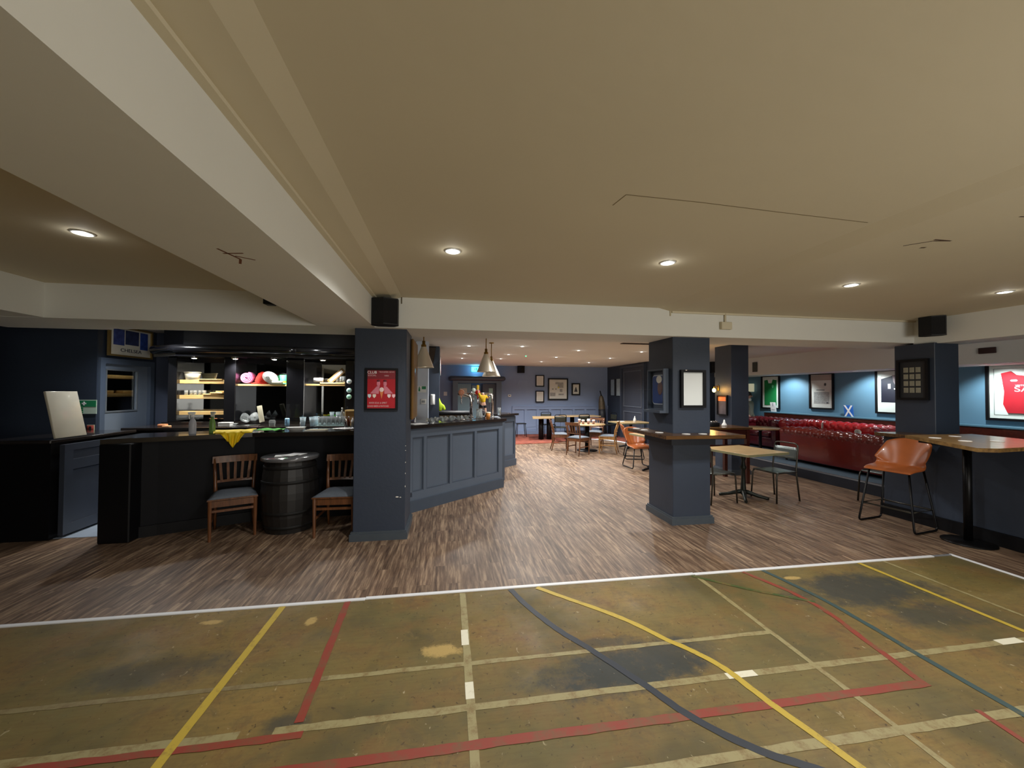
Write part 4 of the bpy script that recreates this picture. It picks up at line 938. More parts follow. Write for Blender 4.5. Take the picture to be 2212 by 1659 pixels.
# display figure in yellow football kit (about half a metre tall, stands on the bar)
def skin_chain(name, verts, edges, radii, m, parent, sub=2):
    me = bpy.data.meshes.new(name); me.from_pydata(verts, edges, []); me.update()
    o = bpy.data.objects.new(name, me); COL.objects.link(o); o.parent = parent
    md = o.modifiers.new('skin', 'SKIN'); md.use_smooth_shade = True
    for i, r in enumerate(radii): me.skin_vertices[0].data[i].radius = (r, r) if not isinstance(r, tuple) else r
    me.skin_vertices[0].data[0].use_root = True
    s = o.modifiers.new('sub', 'SUBSURF'); s.levels = sub; s.render_levels = sub
    me.materials.append(m); return o
t = thing('bar_figure', 'display figure in yellow football shirt and black shorts, arm raised, standing on the bar', 'figure', (.57, 6.62, ZT), 0)
fs = mat('figure_skin', (226, 176, 150), .6)
ks = .46
V = [(0, 0, .5), (0, 0, .62), (0, 0, .78), (0, 0, .84), (0, 0, .93), (-.1, 0, .79), (-.17, -.02, .92), (-.19, -.03, 1.06), (.1, 0, .79), (.18, 0, .72), (.24, -.05, .8), (-.06, 0, .47), (-.08, 0, .27), (-.08, 0, .03), (.06, 0, .47), (.09, 0, .27), (.1, 0, .03), (-.08, -.05, .01), (.1, -.05, .01)]
E_ = [(0, 1), (1, 2), (2, 3), (3, 4), (2, 5), (5, 6), (6, 7), (2, 8), (8, 9), (9, 10), (0, 11), (11, 12), (12, 13), (0, 14), (14, 15), (15, 16), (13, 17), (16, 18)]
R_ = [.075, .075, .085, .035, .055, .04, .032, .025, .04, .03, .022, .06, .043, .028, .06, .043, .028, .02, .02]
skin_chain('body', [(x*ks, y*ks, z*ks) for x, y, z in V], E_, [r*ks for r in R_], fs, t)
skin_chain('shirt', [(x*ks, y*ks, z*ks) for x, y, z in [(0, 0, .55), (0, 0, .66), (0, 0, .79), (-.11, 0, .8), (-.17, -.02, .93), (.11, 0, .8), (.17, 0, .73)]], [(0, 1), (1, 2), (2, 3), (3, 4), (2, 5), (5, 6)], [r*ks for r in (.1, .095, .1, .055, .05, .055, .045)], mat('yellow_kit', (236, 190, 20), .6, var=.1), t)
skin_chain('shorts', [(x*ks, y*ks, z*ks) for x, y, z in [(0, 0, .53), (-.07, 0, .44), (-.085, 0, .35), (.07, 0, .44), (.09, 0, .35)]], [(0, 1), (1, 2), (0, 3), (3, 4)], [r*ks for r in (.09, .07, .068, .07, .068)], mat('black_kit', (22, 22, 30), .6), t)
for s_ in (-1, 1): MB().lathe([(.014, 0), (.021, .09), (.018, .1)], s_*.04 if s_ < 0 else .043, 0, .0, 12).build('sock', MATS['black_kit'], t)
text('lettering', '77', .06, mat('number_print', (250, 226, 90), .5), t, (0, -.052, .335), (PI/2, 0, 0))

# glasses, jugs, cups on the bar
def pint(loc, label, group=None, m=glass, r=.034, h=.14, name='pint_glass'):
    o = tumbler(r*.8, h, m, name, r); o.location = loc; return tag(o, label, 'glass', group)
pint((.97, 7.6, 1.13), 'tall clear empty glass at the far corner of the angled bar', m=glass, h=.15)
t = thing('paper_cup', 'amber paper cup with a cream lid in front of the yellow kit figure', 'cup', (.63, 6.36, ZT)); MB().lathe([(0, 0), (.03, 0), (.041, .1), (0, .1)], n=24, cap=False).build('body', mat('amber_cup', (206, 134, 60), .5), t); MB().lathe([(.043, .098), (.044, .112), (.03, .116), (0, .116)], n=24, cap=False).build('lid', mat('cream_lid', (240, 222, 190), .4), t)
t = thing('glass_jug', 'clear glass jug with handle between beer font and yellow kit figure', 'jug', (.5, 6.5, ZT)); MB().lathe([(0, 0), (.055, 0), (.06, .05), (.045, .11), (.052, .16), (.048, .16), (.04, .11), (.054, .05), (.05, .006), (0, .006)], n=28, cap=False).build('body', glass, t); b = MB(); b.tube(rounded([(.045, 0, .14), (.1, 0, .13), (.09, 0, .05), (.055, 0, .04)], .03), .007); b.build('handle', glass, t)
gx = [(-.3, 5.75, .6), (-.16, 5.87, .6), (-.03, 5.99, .6), (.08, 6.11, .6), (.2, 6.24, .6), (-.2, 6.0, .9), (-.05, 6.16, .9)]
w0 = MB().lathe([(0, 0), (.03, 0), (.031, .004), (.004, .01), (.0035, .06), (.02, .075), (.036, .11), (.03, .15), (.028, .15), (.034, .11), (.018, .077), (0, .066)], n=20, cap=False).build('wine_glass', glass)
for i, (x, y, a) in enumerate(gx):
    o = w0 if i == 0 else w0.copy()
    if i: COL.objects.link(o)
    o.rotation_euler = (PI/2*.97, 0, a); o.location = (x, y, ZT+.038); tag(o, 'clear stemmed glass lying on its side on the angled bar before the beer font', 'glass', 'glasses lying on the angled bar')
o = MB().rbox(-.22, -.09, 0, .22, .09, .006, .003).build('drip_tray', chrome); o.location = (.32, 6.42, ZT); o.rotation_euler = (0, 0, .72); tag(o, 'long polished drip tray under the curved beer font', 'drip tray')
o = MB().rbox(-.1, -.1, 0, .1, .1, .004, .002).build('white_mat', paper); o.location = (-.42, 5.52, ZT); o.rotation_euler = (0, 0, .6); tag(o, 'white sheet at the end of the angled bar beside the brown board', 'sheet')

# columns and equipment behind the bar
b = MB(); b.box(-.61, 7.55, 0, -.385, 7.75, 2.53); b.build('white_pillar', mat('white_gloss_paint', (206, 214, 226), .35, var=.03), kind=S)
t = panel_sign('fire_exit_sign', 'green and white running figure sign on the white column behind the bar', 'sign', (-.5, 7.545, 1.63), .16, .12, paper); MB().box(-.0, -.011, .0, .075, -.008, .055).build('green_field', green, t); b = MB().use(green); b.sph((-.045, -.011, .035), 1, .012, .002, .012, 10); b.box(-.06, -.011, -.04, -.03, -.008, .02); b.build('running_figure', None, t)
t = thing('wall_socket_box', 'square white switch box on the white column behind the bar', 'switch', (-.47, 7.55, 1.4)); MB().rbox(-.05, -.025, -.05, .05, 0, .05, .008).build('plate', whitep, t); MB().rbox(-.03, -.03, -.02, .03, -.024, .02, .003).build('rocker', mat('grey_rocker', (150, 154, 158), .4), t)
b = MB(); b.box(-.42, 8.35, 0, -.2, 8.9, 2.53); b.build('bar_pillar', navy, kind=S)
t = thing('television', 'black flat television tilted on a bracket high behind the bar pendant', 'television', (-.42, 8.15, 2.33), 0, None, (.35, 0, .5)); MB().rbox(-.14, -.02, -.18, .14, .02, .18, .008).build('case', black, t); MB().box(-.125, -.023, -.165, .125, -.019, .165).build('screen', dglass, t); b = MB(); b.tube([(0, .02, 0), (0, .2, .08)], .015); b.build('bracket', blackm, t)
t = thing('wall_phone', 'white wall telephone on the navy column behind the bar', 'telephone', (-.33, 8.345, 1.42)); MB().rbox(-.045, -.04, -.11, .045, 0, .11, .012).build('body', whitep, t); MB().rbox(-.02, -.06, -.1, .02, -.035, .1, .012).build('handset', whitep, t)
t = thing('round_sign', 'round red and white sign seen edge-on on the flank of the navy column', 'sign', (-.185, 8.5, 2.13), math.radians(90)); MB().lathe([(0, .012), (.2, .012), (.21, 0), (0, 0)], n=30, cap=False, M=Matrix.Rotation(PI/2, 4, 'X')).build('disc', whitep, t); MB().lathe([(.12, .014), (.17, .014), (.17, .012)], n=30, cap=False, M=Matrix.Rotation(PI/2, 4, 'X')).build('red_ring', rb, t)
t = thing('hi_vis_jacket', 'lime yellow jacket hanging at the corner of the navy column behind the bar', 'jacket', (-.14, 8.42, 1.17))
hv = mat('hi_vis', (176, 206, 30), .7, var=.2, bump=.5, bscale=20); skin_chain('cloth', [(-.04, 0, 0), (-.03, 0, .1), (-.055, 0, .2), (-.07, 0, .28), (.03, 0, .1), (.05, 0, .02)], [(0, 1), (1, 2), (2, 3), (1, 4), (4, 5)], [.045, .05, .035, .015, .04, .035], hv, t)

# pendants
def pendant(label, loc, s=1.):
    t = thing('pendant_lamp', label, 'pendant lamp', loc)
    b = MB(); b.lathe([(.155*s, -.3), (.15*s, -.29), (.035, .0), (.03, .01)], n=36, cap=False); o = b.build('shade', mat('brushed_shade', (226, 218, 200), .3, .65, var=.05, scale=3), t); md = o.modifiers.new('thick', 'SOLIDIFY'); md.thickness = .003
    MB().lathe([(.036, -.005), (.036, .03), (.022, .035), (.022, .085), (.0, .09)], n=20, cap=False).build('gallery', brass, t)
    MB().sph((0, 0, -.15), .035).build('bulb', mat('off_bulb', (236, 230, 214), .2), t)
    b = MB(); b.tube([(0, 0, .085), (0, 0, 2.53-loc[2])], .008); b.build('rod', brass, t)
    MB().lathe([(.05, 2.53-loc[2]), (.045, 2.515-loc[2]), (0, 2.51-loc[2])], n=20, cap=False).build('ceiling_rose', brass, t)
    return t
pendant('brushed steel cone pendant above the bar end beside the brown board', (-.36, 5.75, 2.23), .95)
pendant('brushed steel cone pendant above the bar, the nearer of the overlapping pair', (.61, 6.55, 2.22), 1.)
pendant('brushed steel cone pendant tucked behind its twin above the bar', (.8, 7.5, 2.18), 1.15)

# ------------------------------------------------------------------ far wall things
def picture(name, label, loc, w, h, rz, inner, fm=black, fw=.035, mount=None, mw=.0, group=None):
    t = panel_sign(name, label, 'framed picture', loc, w, h, mount or inner, rz, .01, fm, fw, group, .035)
    if mount: MB().box(-w/2+mw, -.014, -h/2+mw, w/2-mw, -.009, h/2-mw).build('print', inner, t)
    return t
off = mat('aged_paper', (214, 214, 206), .8, var=.05, scale=10)
sk = mat('pencil_print', (160, 160, 156), .8, var=.5, scale=30)
picture('picture_frame', 'small black framed pale sheet on the blue far wall, above its twin', (3.335, 14.26, 1.99), .26, .36, 0, off, mount=paper, mw=.03)
picture('picture_frame', 'small black framed pale sheet on the blue far wall, below its twin', (3.335, 14.26, 1.41), .26, .36, 0, off, mount=paper, mw=.03)
t = picture('picture_frame', 'large square black framed sketch collage on the blue far wall', (4.03, 14.26, 1.69), .68, .72, 0, off, fw=.045)
b = MB().use(sk)
for (x, z, w, h) in ((-.2, -.2, .2, .13), (.1, .15, .22, .2), (-.05, .22, .1, .08), (-.2, 0, .06, .05), (-.08, 0, .06, .05), (.12, -.2, .2, .06), (.12, -.05, .1, .12)): b.box(x-w/2, -.014, z-h/2, x+w/2, -.01, z+h/2)
b.use(mat('yellow_spot', (226, 210, 60), .5)); b.sph((.02, -.014, .06), 1, .025, .003, .035, 10); b.build('sketches', None, t)
t = picture('picture_frame', 'small black framed dark triangle print on the blue far wall', (4.725, 14.26, 1.69), .24, .36, 0, off, fw=.045)
b = MB().use(mat('charcoal_print', (70, 72, 76), .7, var=.5, scale=25)); b.poly([(-.07, -.013, -.1), (.07, -.013, -.1), (.01, -.013, .08), (-.01, -.013, .08)]); b.build('print', None, t)
t = thing('thermostat', 'small pale control box on the blue far wall between doorway and pictures', 'thermostat', (2.2, 14.29, 1.44)); MB().rbox(-.06, -.03, -.045, .06, 0, .045, .008).build('case', whitep, t); MB().box(-.03, -.033, -.01, .03, -.029, .02).build('display', dglass, t)
t = thing('wall_notice', 'small white square notice on the blue wall beyond the bar', 'notice', (-.12, 14.29, 1.5)); MB().box(-.06, -.006, -.07, .06, 0, .07).build('sheet', paper, t)
# doorway portal in front of far wall
t = bpy.data.objects.new('door_2', None); COL.objects.link(t); t.location = (.98, 13.75, 0); t['kind'] = S
dn = mat('portal_paint', (58, 66, 80), .35, var=.06); lt = mat('pale_teal_door_paint', (110, 140, 152), .5, var=.05)
b = MB(); b.tube(rounded([(-.92, .5, 2.04), (-.92, 0, 2.04), (.92, 0, 2.04), (.92, .5, 2.04)], .05, 4), .085, 14); b.build('door_cornice', dn, t)
b = MB()
for x in (-.76, .76): b.box(x-.09, -.0, 0, x+.09, .5, 2.0)
b.box(-.85, .0, 1.88, .85, .5, 2.0); b.build('door_frame', dn, t)
b = MB(); b.box(-.67, .2, 0, -.2, .25, 1.86); b.box(-.17, .2, 0, .12, .25, 1.8); b.build('door_leaf', lt, t)
b = MB(); b.box(.2, .15, 0, .67, .2, 1.86); b.build('door_leaf', mat('dark_slate_door', (66, 70, 80), .5, var=.05), t)
MB().box(-.6, .19, 1.4, -.35, .2, 1.7).build('door_notice', mat('notice_print', (180, 176, 160), .6, var=.2, scale=20), t)
MB().box(.42, .14, 1.2, .56, .15, 1.7).build('door_pane', mat('green_pane', (120, 150, 130), .3), t)
t = thing('exit_sign', 'glowing green running figure exit sign high on the blue far wall above the doorway', 'exit sign', (.93, 14.3, 2.39)); MB().rbox(-.13, -.05, -.085, .13, 0, .085, .012).build('case', mat('exit_glow', (60, 220, 190), .4, var=0, emit=(90, 240, 220), estr=3.5), t)
b = MB().use(mat('exit_green', (10, 140, 80), .4, emit=(20, 170, 100), estr=.6)); b.box(-.03, -.053, -.04, .0, -.05, .03); b.box(.02, -.053, -.05, .08, -.05, .05); b.build('running_figure', None, t)
l = bpy.data.lights.new('lamp', 'POINT'); l.energy = 5; l.color = (.25, .62, 1); l.shadow_soft_size = .1; o = bpy.data.objects.new('lamp', l); COL.objects.link(o); o.location = (.95, 14.1, 2.36)
t = thing('smoke_sensor', 'small sensor with a green light on the low pub ceiling', 'sensor', (1.93, 9.82, 2.53)); MB().lathe([(.05, 0), (.045, -.02), (.0, -.03)], n=20, cap=False).build('dome', whitep, t); MB().sph((0, 0, -.032), .016).build('green_light', mat('green_led', (60, 220, 140), .4, var=0, emit=(60, 230, 140), estr=4), t)
# panelled recess door on right navy wall
t = bpy.data.objects.new('door_3', None); COL.objects.link(t); t.location = (6.0, 12.2, 0); t['kind'] = S
b = MB(); b.box(-.08, -.9, 0, 0, -.8, 2.46); b.box(-.08, .7, 0, 0, .8, 2.46); b.box(-.08, -.9, 2.4, 0, .8, 2.48); b.build('door_frame', dn, t)
b = MB(); b.box(-.03, -.8, 0, 0, .7, 2.4); b.build('door_leaf', mat('dark_grey_door', (62, 66, 76), .3, var=.05), t)
b = MB(); ms = mat('door_moulding_paint', (92, 98, 108), .28)
for q in ((-.7, 1.1, .6, 2.3), (-.7, .2, .6, .95)):
    for r_ in ((q[0], q[1], q[2], q[1]+.03), (q[0], q[3]-.03, q[2], q[3]), (q[0], q[1], q[0]+.03, q[3]), (q[2]-.03, q[1], q[2], q[3])): b.box(-.05, r_[0], r_[1], -.03, r_[2], r_[3])
b.build('door_moulding', ms, t)
picture('wall_poster', 'pale blue-grey poster on the navy side wall, the one closer to the blue corner', (5.99, 13.75, 1.76), .38, .58, -PI/2, mat('pale_print_a', (150, 172, 190), .6, var=.3, scale=12), navyd, .01)
picture('wall_poster', 'pale blue-grey poster on the navy side wall, the one beside the panelled door', (5.99, 13.25, 1.76), .38, .6, -PI/2, mat('pale_print_b', (164, 182, 192), .6, var=.3, scale=9), navyd, .01)
t = thing('golf_bag', 'tall dark bag with a gold striped top leaning in the far wall corner', 'bag', (5.62, 13.75, .02), 0, None, (0, -.08, .3))
MB().lathe([(0, 0), (.12, 0), (.13, .1), (.13, .7), (.12, .95), (0, .95)], n=24, cap=False).build('body', mat('black_bag', (24, 24, 30), .6, var=.2), t); MB().lathe([(.12, .93), (.11, 1.2), (.07, 1.4), (.02, 1.46), (0, 1.46)], n=24, cap=False).build('upper_cover', mat('gold_stripe_cover', (84, 72, 54), .5, .3, var=.8, scale=26), t)
b = MB(); b.tube([(0, -.02, 1.4), (-.05, -.02, 1.62)], .02); b.build('handle', blackm, t)

# ------------------------------------------------------------------ tables and chairs
tin = mat('table_edge_trim', (150, 146, 110), .35, .4, var=.08)
def ped_table(label, loc, rz, w, d, top, name='pub_table', H=.73, th=.03, base='cross', edge=tin, col=blackm):
    t = thing(name, label, 'table', loc, rz)
    b = MB(); b.rbox(-w/2, -d/2, H-th, w/2, d/2, H, .006, 2, smooth=False); b.build('table_top', top, t)
    b = MB()
    for q in ((-w/2-.004, -d/2-.004, w/2+.004, -d/2), (-w/2-.004, d/2, w/2+.004, d/2+.004), (-w/2-.004, -d/2, -w/2, d/2), (w/2, -d/2, w/2+.004, d/2)): b.box(q[0], q[1], H-th-.004, q[2], q[3], H-.003)
    b.build('edge_trim', edge, t)
    MB().lathe([(.03, .05), (.045, .1), (.038, .14), (.028, .3), (.026, .42), (.045, .45), (.045, .47), (.028, .5), (.022, .56), (.04, .62), (.05, H-th-.02), (.09, H-th)], n=20).build('column', col, t)
    b = MB(); b.box(-.17, -.02, H-th-.03, .17, .02, H-th); b.box(-.02, -.17, H-th-.03, .02, .17, H-th); b.build('top_bracket', col, t)
    for k in range(4):
        a = PI/4+k*PI/2 if base == 'x' else k*PI/2
        b = MB(); c, s = math.cos(a), math.sin(a)
        b.tube([(0, 0, .1), (c*.08, s*.08, .085), (c*.2, s*.2, .045), (c*.3, s*.3, .025), (c*.33, s*.33, .02)], .02, 8, rr=[.035, .032, .024, .022, .02]); b.build('foot', col, t)
    return t
iron = mat('green_black_iron', (38, 42, 38), .45, .7, var=.2)
ped_table('square pale wood table with a cast iron cross base, behind the pillar with the ledge', (4.43, 5.37, 0), .2, .82, .82, oakw, base='x', col=iron)
mp1 = ped_table('square pale wood table partly hidden by the ledge pillar, tan chair tucked behind it', (4.2, 7.48, 0), .08, .8, .76, oakw, H=.73, base='c')
ped_table('pale table with a white bottle, farther back beside the navy panelled door', (5.15, 10.6, 0), .1, 1.0, .8, oakw, H=.74, base='x')
def tube_chair(label, loc, rz, tubem, panelm, group=None, name='tube_chair'):
    t = thing(name, label, 'chair', loc, rz, group)
    # front -Y ; back +Y
    b = MB(); P = rounded([(-.2, .24, 0), (-.185, .19, .44), (-.185, .24, .84), (.185, .24, .84), (.185, .19, .44), (.2, .24, 0)], .07, 6); b.tube(P, .0115, 10); b.build('back_hoop', tubem, t)
    for s in (-1, 1):
        b = MB(); b.tube(rounded([(s*.21, -.22, 0), (s*.195, -.2, .425), (s*.185, .2, .425)], .06, 6), .0115, 10); b.build('leg', tubem, t)
    b = MB(); b.tube([(-.19, -.17, .42), (.19, -.17, .42)], .009, 8); b.tube([(-.18, .18, .42), (.18, .18, .42)], .009, 8); b.build('cross_bar', tubem, t)
    b = MB(); tb = bmesh.new(); bmesh.ops.create_grid(tb, x_segments=8, y_segments=8, size=.5)
    for v in tb.verts: u, q = v.co.x*2, v.co.y*2; v.co = Vector((u*(.19-.008*q), q*.19-.005, .437-.012*(1-u*u)*(1-q*q)))
    b.merge(tb); o = b.build('seat', panelm, t); md = o.modifiers.new('th', 'SOLIDIFY'); md.thickness = .008
    b = MB(); tb = bmesh.new(); bmesh.ops.create_grid(tb, x_segments=8, y_segments=4, size=.5)
    for v in tb.verts:
        u, q = v.co.x*2, v.co.y*2; z = .69+q*.09; v.co = Vector((u*.18, .19+(z-.44)/.4*.05+.012*(1-u*u), z))
    b.merge(tb); o = b.build('backrest', panelm, t); md = o.modifiers.new('th', 'SOLIDIFY'); md.thickness = .007
    return t
steelp = mat('weathered_steel_sheet', (116, 124, 122), .3, .75, var=.2); dks = mat('dark_steel_sheet', (60, 58, 54), .4, .6, var=.2)
tc = tube_chair('tube framed chair with a pale reflective steel seat, in front of the red sofa', (4.86, 5.25, 0), math.radians(-82), gunm, steelp)
dup(tc, (3.88, 5.3, 0), math.radians(98), 'tube framed chair half hidden behind the pillar with the ledge')

# tan leather bucket chairs
def bucket(parent, z, w=.46, d=.42, hb=.4, m=tan_l, lean=.16):
    """shell: seat and low wrapped back, front -Y"""
    b = MB(); nx, ny = 18, 22; V = []
    for j in range(ny+1):
        v = j/ny; R = []
        for i in range(nx+1):
            u = -1+2*i/nx
            if v < .5:
                q = v/.5; y = -d/2+q*d; zz = z+.012*(1-q)*-1+.02*abs(u)**2.5*q; wid = w/2*(.92+.08*math.sin(q*PI))
                zz += -.02*(1-min(1, q*4))**2
                wy = 0
                if q > .55: zz += .10*((q-.55)/.45)**2*abs(u)**2.2
            else:
                q = (v-.5)/.5; y = d/2+lean*q*.55+.05*math.sin(q*PI/2)-.02; zz = z+.02+hb*q; wid = w/2*(1-.12*q*q); wy = -.13*abs(u)**2.4*(1-q*.5)
                y += wy; zz += .08*abs(u)**2.2*(1-q)
                zz -= .05*abs(u)**3*q
            if v < .5 and v/.5 > .55: y -= .13*abs(u)**2.4*((v/.5-.55)/.45)**2
            R.append(b.bm.verts.new((u*wid, y, zz)))
        V.append(R)
    for j in range(ny):
        for i in range(nx): b._f([V[j][i], V[j][i+1], V[j+1][i+1], V[j+1][i]], True)
    o = b.build('seat_shell', m, parent); md = o.modifiers.new('th', 'SOLIDIFY'); md.thickness = .022; md.offset = 0
    s = o.modifiers.new('sub', 'SUBSURF'); s.levels = 1; s.render_levels = 1
    return o
def sled_chair(label, loc, rz, zs, m=tan_l, name='leather_chair', cat='chair', hb=.36, footrest=False, w=.44, group=None):
    t = thing(name, label, cat, loc, rz, group); bucket(t, zs, w, .4, hb, m)
    W = w/2+.0; sp = .02 if not footrest else .02
    for s in (-1, 1):
        b = MB(); P = rounded([(s*(W-.06), -.14, zs-.01), (s*(W+sp), -.22, .012), (s*(W+sp), .22, .012), (s*(W-.06), .14, zs-.01)], .05, 6); b.tube(P, .011, 10); b.build('leg', blackm, t)
    b = MB(); b.tube([(-(W-.06), -.14, zs-.015), (W-.06, -.14, zs-.015)], .01); b.tube([(-(W-.06), .14, zs-.015), (W-.06, .14, zs-.015)], .01); b.build('seat_bar', blackm, t)
    if footrest:
        k = .24; f = 1-k/zs
        xa = (W-.06)+(sp+.06)*f
        b = MB(); yy = .14+.08*f
        P = [(-xa, -yy, k), (xa, -yy, k), (xa, yy, k), (-xa, yy, k)]; b.tube(P, .01, 8, True); b.build('footrest', gunm, t)
    return t
sled_chair('tall tan leather bar stool with black sled legs tucked under the high table', (5.35, 3.98, 0), math.radians(-80), .70, name='bar_stool', cat='bar stool', hb=.32, footrest=True, w=.5)
sled_chair('tan leather chair tucked behind the table beside the ledge pillar', (3.99, 7.88, 0), math.radians(4), .45)
sled_chair('tan leather chair in profile in front of the navy panelled door', (4.42, 8.95, 0), math.radians(70), .45)
# tube leg of another chair behind the half wall end
t = thing('tube_chair', 'steel tube chair mostly hidden at the end of the half wall beside the red sofa', 'chair', (6.24, 4.82, 0), math.radians(95))
for s in (-1, 1):
    b = MB(); b.tube(rounded([(s*.19, .2, 0), (s*.18, .17, .45), (s*.17, -.12, .47)], .09, 6), .012, 10); b.build('leg', gunm, t)
b = MB(); b.rbox(-.17, -.2, .44, .17, .15, .455, .005); b.build('seat', steelp, t)

# high table at the half wall
t = thing('high_table', 'high rustic wooden table pushed against the half wall ledge, white coasters on it', 'table', (5.3, 3.3, 0))
b = MB(); hp = [(-.17, .42), (-.75, -.55), (-.6, -.6), (.3, -.5), (.66, -.08), (.78, .42)]
b.prism(hp, 1.09, 1.125); b.build('table_top', hightw, t)
b = MB(); b.box(-.3, -.3, 1.07, .35, .2, 1.09); b.build('sub_frame', black, t)
MB().lathe([(.035, .03), (.035, 1.07)], .22, .12, 0, 20).build('column', blackm, t); MB().lathe([(0, 0), (.21, 0), (.21, .012), (.06, .03), (0, .03)], .22, .12, 0, 32, cap=False).build('base_plate', blackm, t)
cs = MB().lathe([(0, 0), (.048, 0), (.048, .004), (0, .004)], n=28, cap=False).build('coaster', paper)
hc = [(5.1, 3.42, 'round white coaster on the high table, towards the tan stool'), (5.52, 3.52, 'round white coaster on the high table, closest to the ledge wall'), (5.08, 3.16, 'round white coaster on the high table, near its front edge'), (5.38, 3.1, 'round white coaster on the high table, closest to the photo edge')]
for i, (x, y, lb) in enumerate(hc):
    o = cs if i == 0 else cs.copy()
    if i: COL.objects.link(o)
    o.location = (x, y, 1.126); tag(o, lb, 'coaster', 'coasters on the high table')
# ledge round the pillar
t = thing('pillar_ledge', 'dark wooden drinks ledge wrapped around the middle pillar, white coasters on it', 'ledge', (2.93, 4.69, 0))
b = MB()
for q in ((-.49, -.55, .52, -.29), (-.49, .29, .52, .42), (-.49, -.29, -.25, .29), (.25, -.29, .52, .29)): b.box(q[0], q[1], 1.06, q[2], q[3], 1.10)
b.build('ledge_board', ledgew, t)
b = MB()
for q in ((-.28, -.33, .28, -.29), (-.28, .29, .28, .33), (-.29, -.33, -.25, .33), (.25, -.33, .29, .33)): b.box(q[0], q[1], .96, q[2], q[3], 1.06)
b.build('support_batten', navyd, t)
for i, (x, y, lb) in enumerate(((2.53, 5.03, 'white coaster on the pillar ledge, deepest along its flank'), (2.54, 4.83, 'white coaster on the pillar ledge flank, second from the deepest'), (2.56, 4.5, 'white coaster on the pillar ledge close to its corner'), (2.79, 4.3, 'white coaster on the pillar ledge below the white framed panel, nearer the corner'), (3.0, 4.29, 'white coaster on the pillar ledge below the right edge of the white framed panel'))):
    o = cs.copy(); COL.objects.link(o); o.location = (x, y, 1.101); tag(o, lb, 'coaster', 'coasters on the pillar ledge')
# frames on the ledge pillar
t = picture('picture_frame', 'black framed blank white panel on the front of the ledge pillar', (2.935, 4.395, 1.64), .27, .4, 0, mat('white_panel', (226, 230, 228), .5, var=.02), fw=.03)
MB().sph((-.1, -.04, .225), 1, .02, .008, .008, 10).build('clip', chrome, t)
t = thing('display_case', 'deep grey box frame holding a blue arched picture, on the flank of the ledge pillar', 'display case', (2.675, 4.68, 1.63), -PI/2)
b = MB()
for q in ((-.2, -.26, .2, -.24), (-.2, .24, .2, .26), (-.2, -.24, -.18, .24), (.18, -.24, .2, .24)): b.box(q[0], -.07, q[1], q[2], 0, q[3])
b.prism([(-.2, -.26), (.2, -.26), (.2, -.2), (-.2, -.2)], -.0, .0001); b.box(-.2, -.12, -.29, .2, 0, -.26); b.build('frame', slated, t)
MB().box(-.18, -.02, -.24, .18, 0, .24).build('back_board', navy, t)
def arch(w, h, y, m, name, p, r=.06):
    P = []
    for cx, cz, a in ((w/2-r, h/2-r, 0), (-w/2+r, h/2-r, PI/2), (-w/2+r, -h/2+r, PI), (w/2-r, -h/2+r, 1.5*PI)):
        for k in range(6): P.append((cx+r*math.cos(a+k*PI/10), cz+r*math.sin(a+k*PI/10)))
    b = MB(); b.prism(P, 0, .004, Matrix.Translation((0, y, 0)) @ Matrix.Rotation(PI/2, 4, 'X')); b.build(name, m, p)
arch(.3, .38, -.02, mat('silver_border', (170, 180, 190), .4), 'border', t); arch(.27, .35, -.025, mat('royal_blue_print', (36, 62, 120), .4, var=.1), 'blue_panel', t, .05)
b = MB().use(mat('player_print', (96, 70, 66), .6, var=.4, scale=20)); b.sph((.05, -.03, .02), 1, .06, .003, .09, 14); b.use(off); b.sph((.03, -.031, .13), 1, .07, .003, .05, 12); b.build('player_print', None, t)
t = picture('picture_frame', 'dark frame with twelve small cards on the flank of the pillar beside the half wall', (6.095, 4.31, 1.78), .3, .48, -PI/2, mat('dark_mount', (40, 42, 46), .6), fw=.03)
b = MB().use(mat('card_print', (150, 148, 130), .6, var=.35, scale=30))
for i in range(3):
    for j in range(4): b.box(-.085+i*.07-.022, -.014, -.14+j*.09-.033, -.085+i*.07+.03, -.01, -.14+j*.09+.033)
b.build('cards', None, t)
# pillar C: sconce and poster
t = picture('picture_frame', 'narrow black framed orange and grey film style poster on the far navy pillar', (5.415, 7.1, 1.345), .25, .36, -PI/2, mat('poster_mixed', (90, 84, 92), .5, var=.7, scale=7), fw=.02)
MB().box(-.125, -.014, .08, .125, -.01, .18).build('print', mat('poster_orange', (226, 130, 80), .5, var=.4, scale=12), t)
t = thing('wall_sconce', 'glowing amber wall lamp on the far navy pillar above the narrow poster', 'wall lamp', (5.42, 7.24, 1.66), -PI/2)
MB().rbox(-.03, -.02, -.03, .03, 0, .08, .008).build('back_plate', brass, t); b = MB(); b.tube(rounded([(0, -.01, .06), (0, -.1, .06), (0, -.1, .03)], .03), .008); b.build('arm', brass, t)
MB().sph((0, -.1, -.02), .034, 1, 1, 1.2).build('bulb', mat('amber_bulb', (255, 200, 110), .3, var=0, emit=(255, 190, 90), estr=30), t)
l = bpy.data.lights.new('lamp', 'POINT'); l.energy = 6; l.color = (1, .55, .18); l.shadow_soft_size = .05; o = bpy.data.objects.new('lamp', l); COL.objects.link(o); o.location = (5.27, 7.24, 1.64)
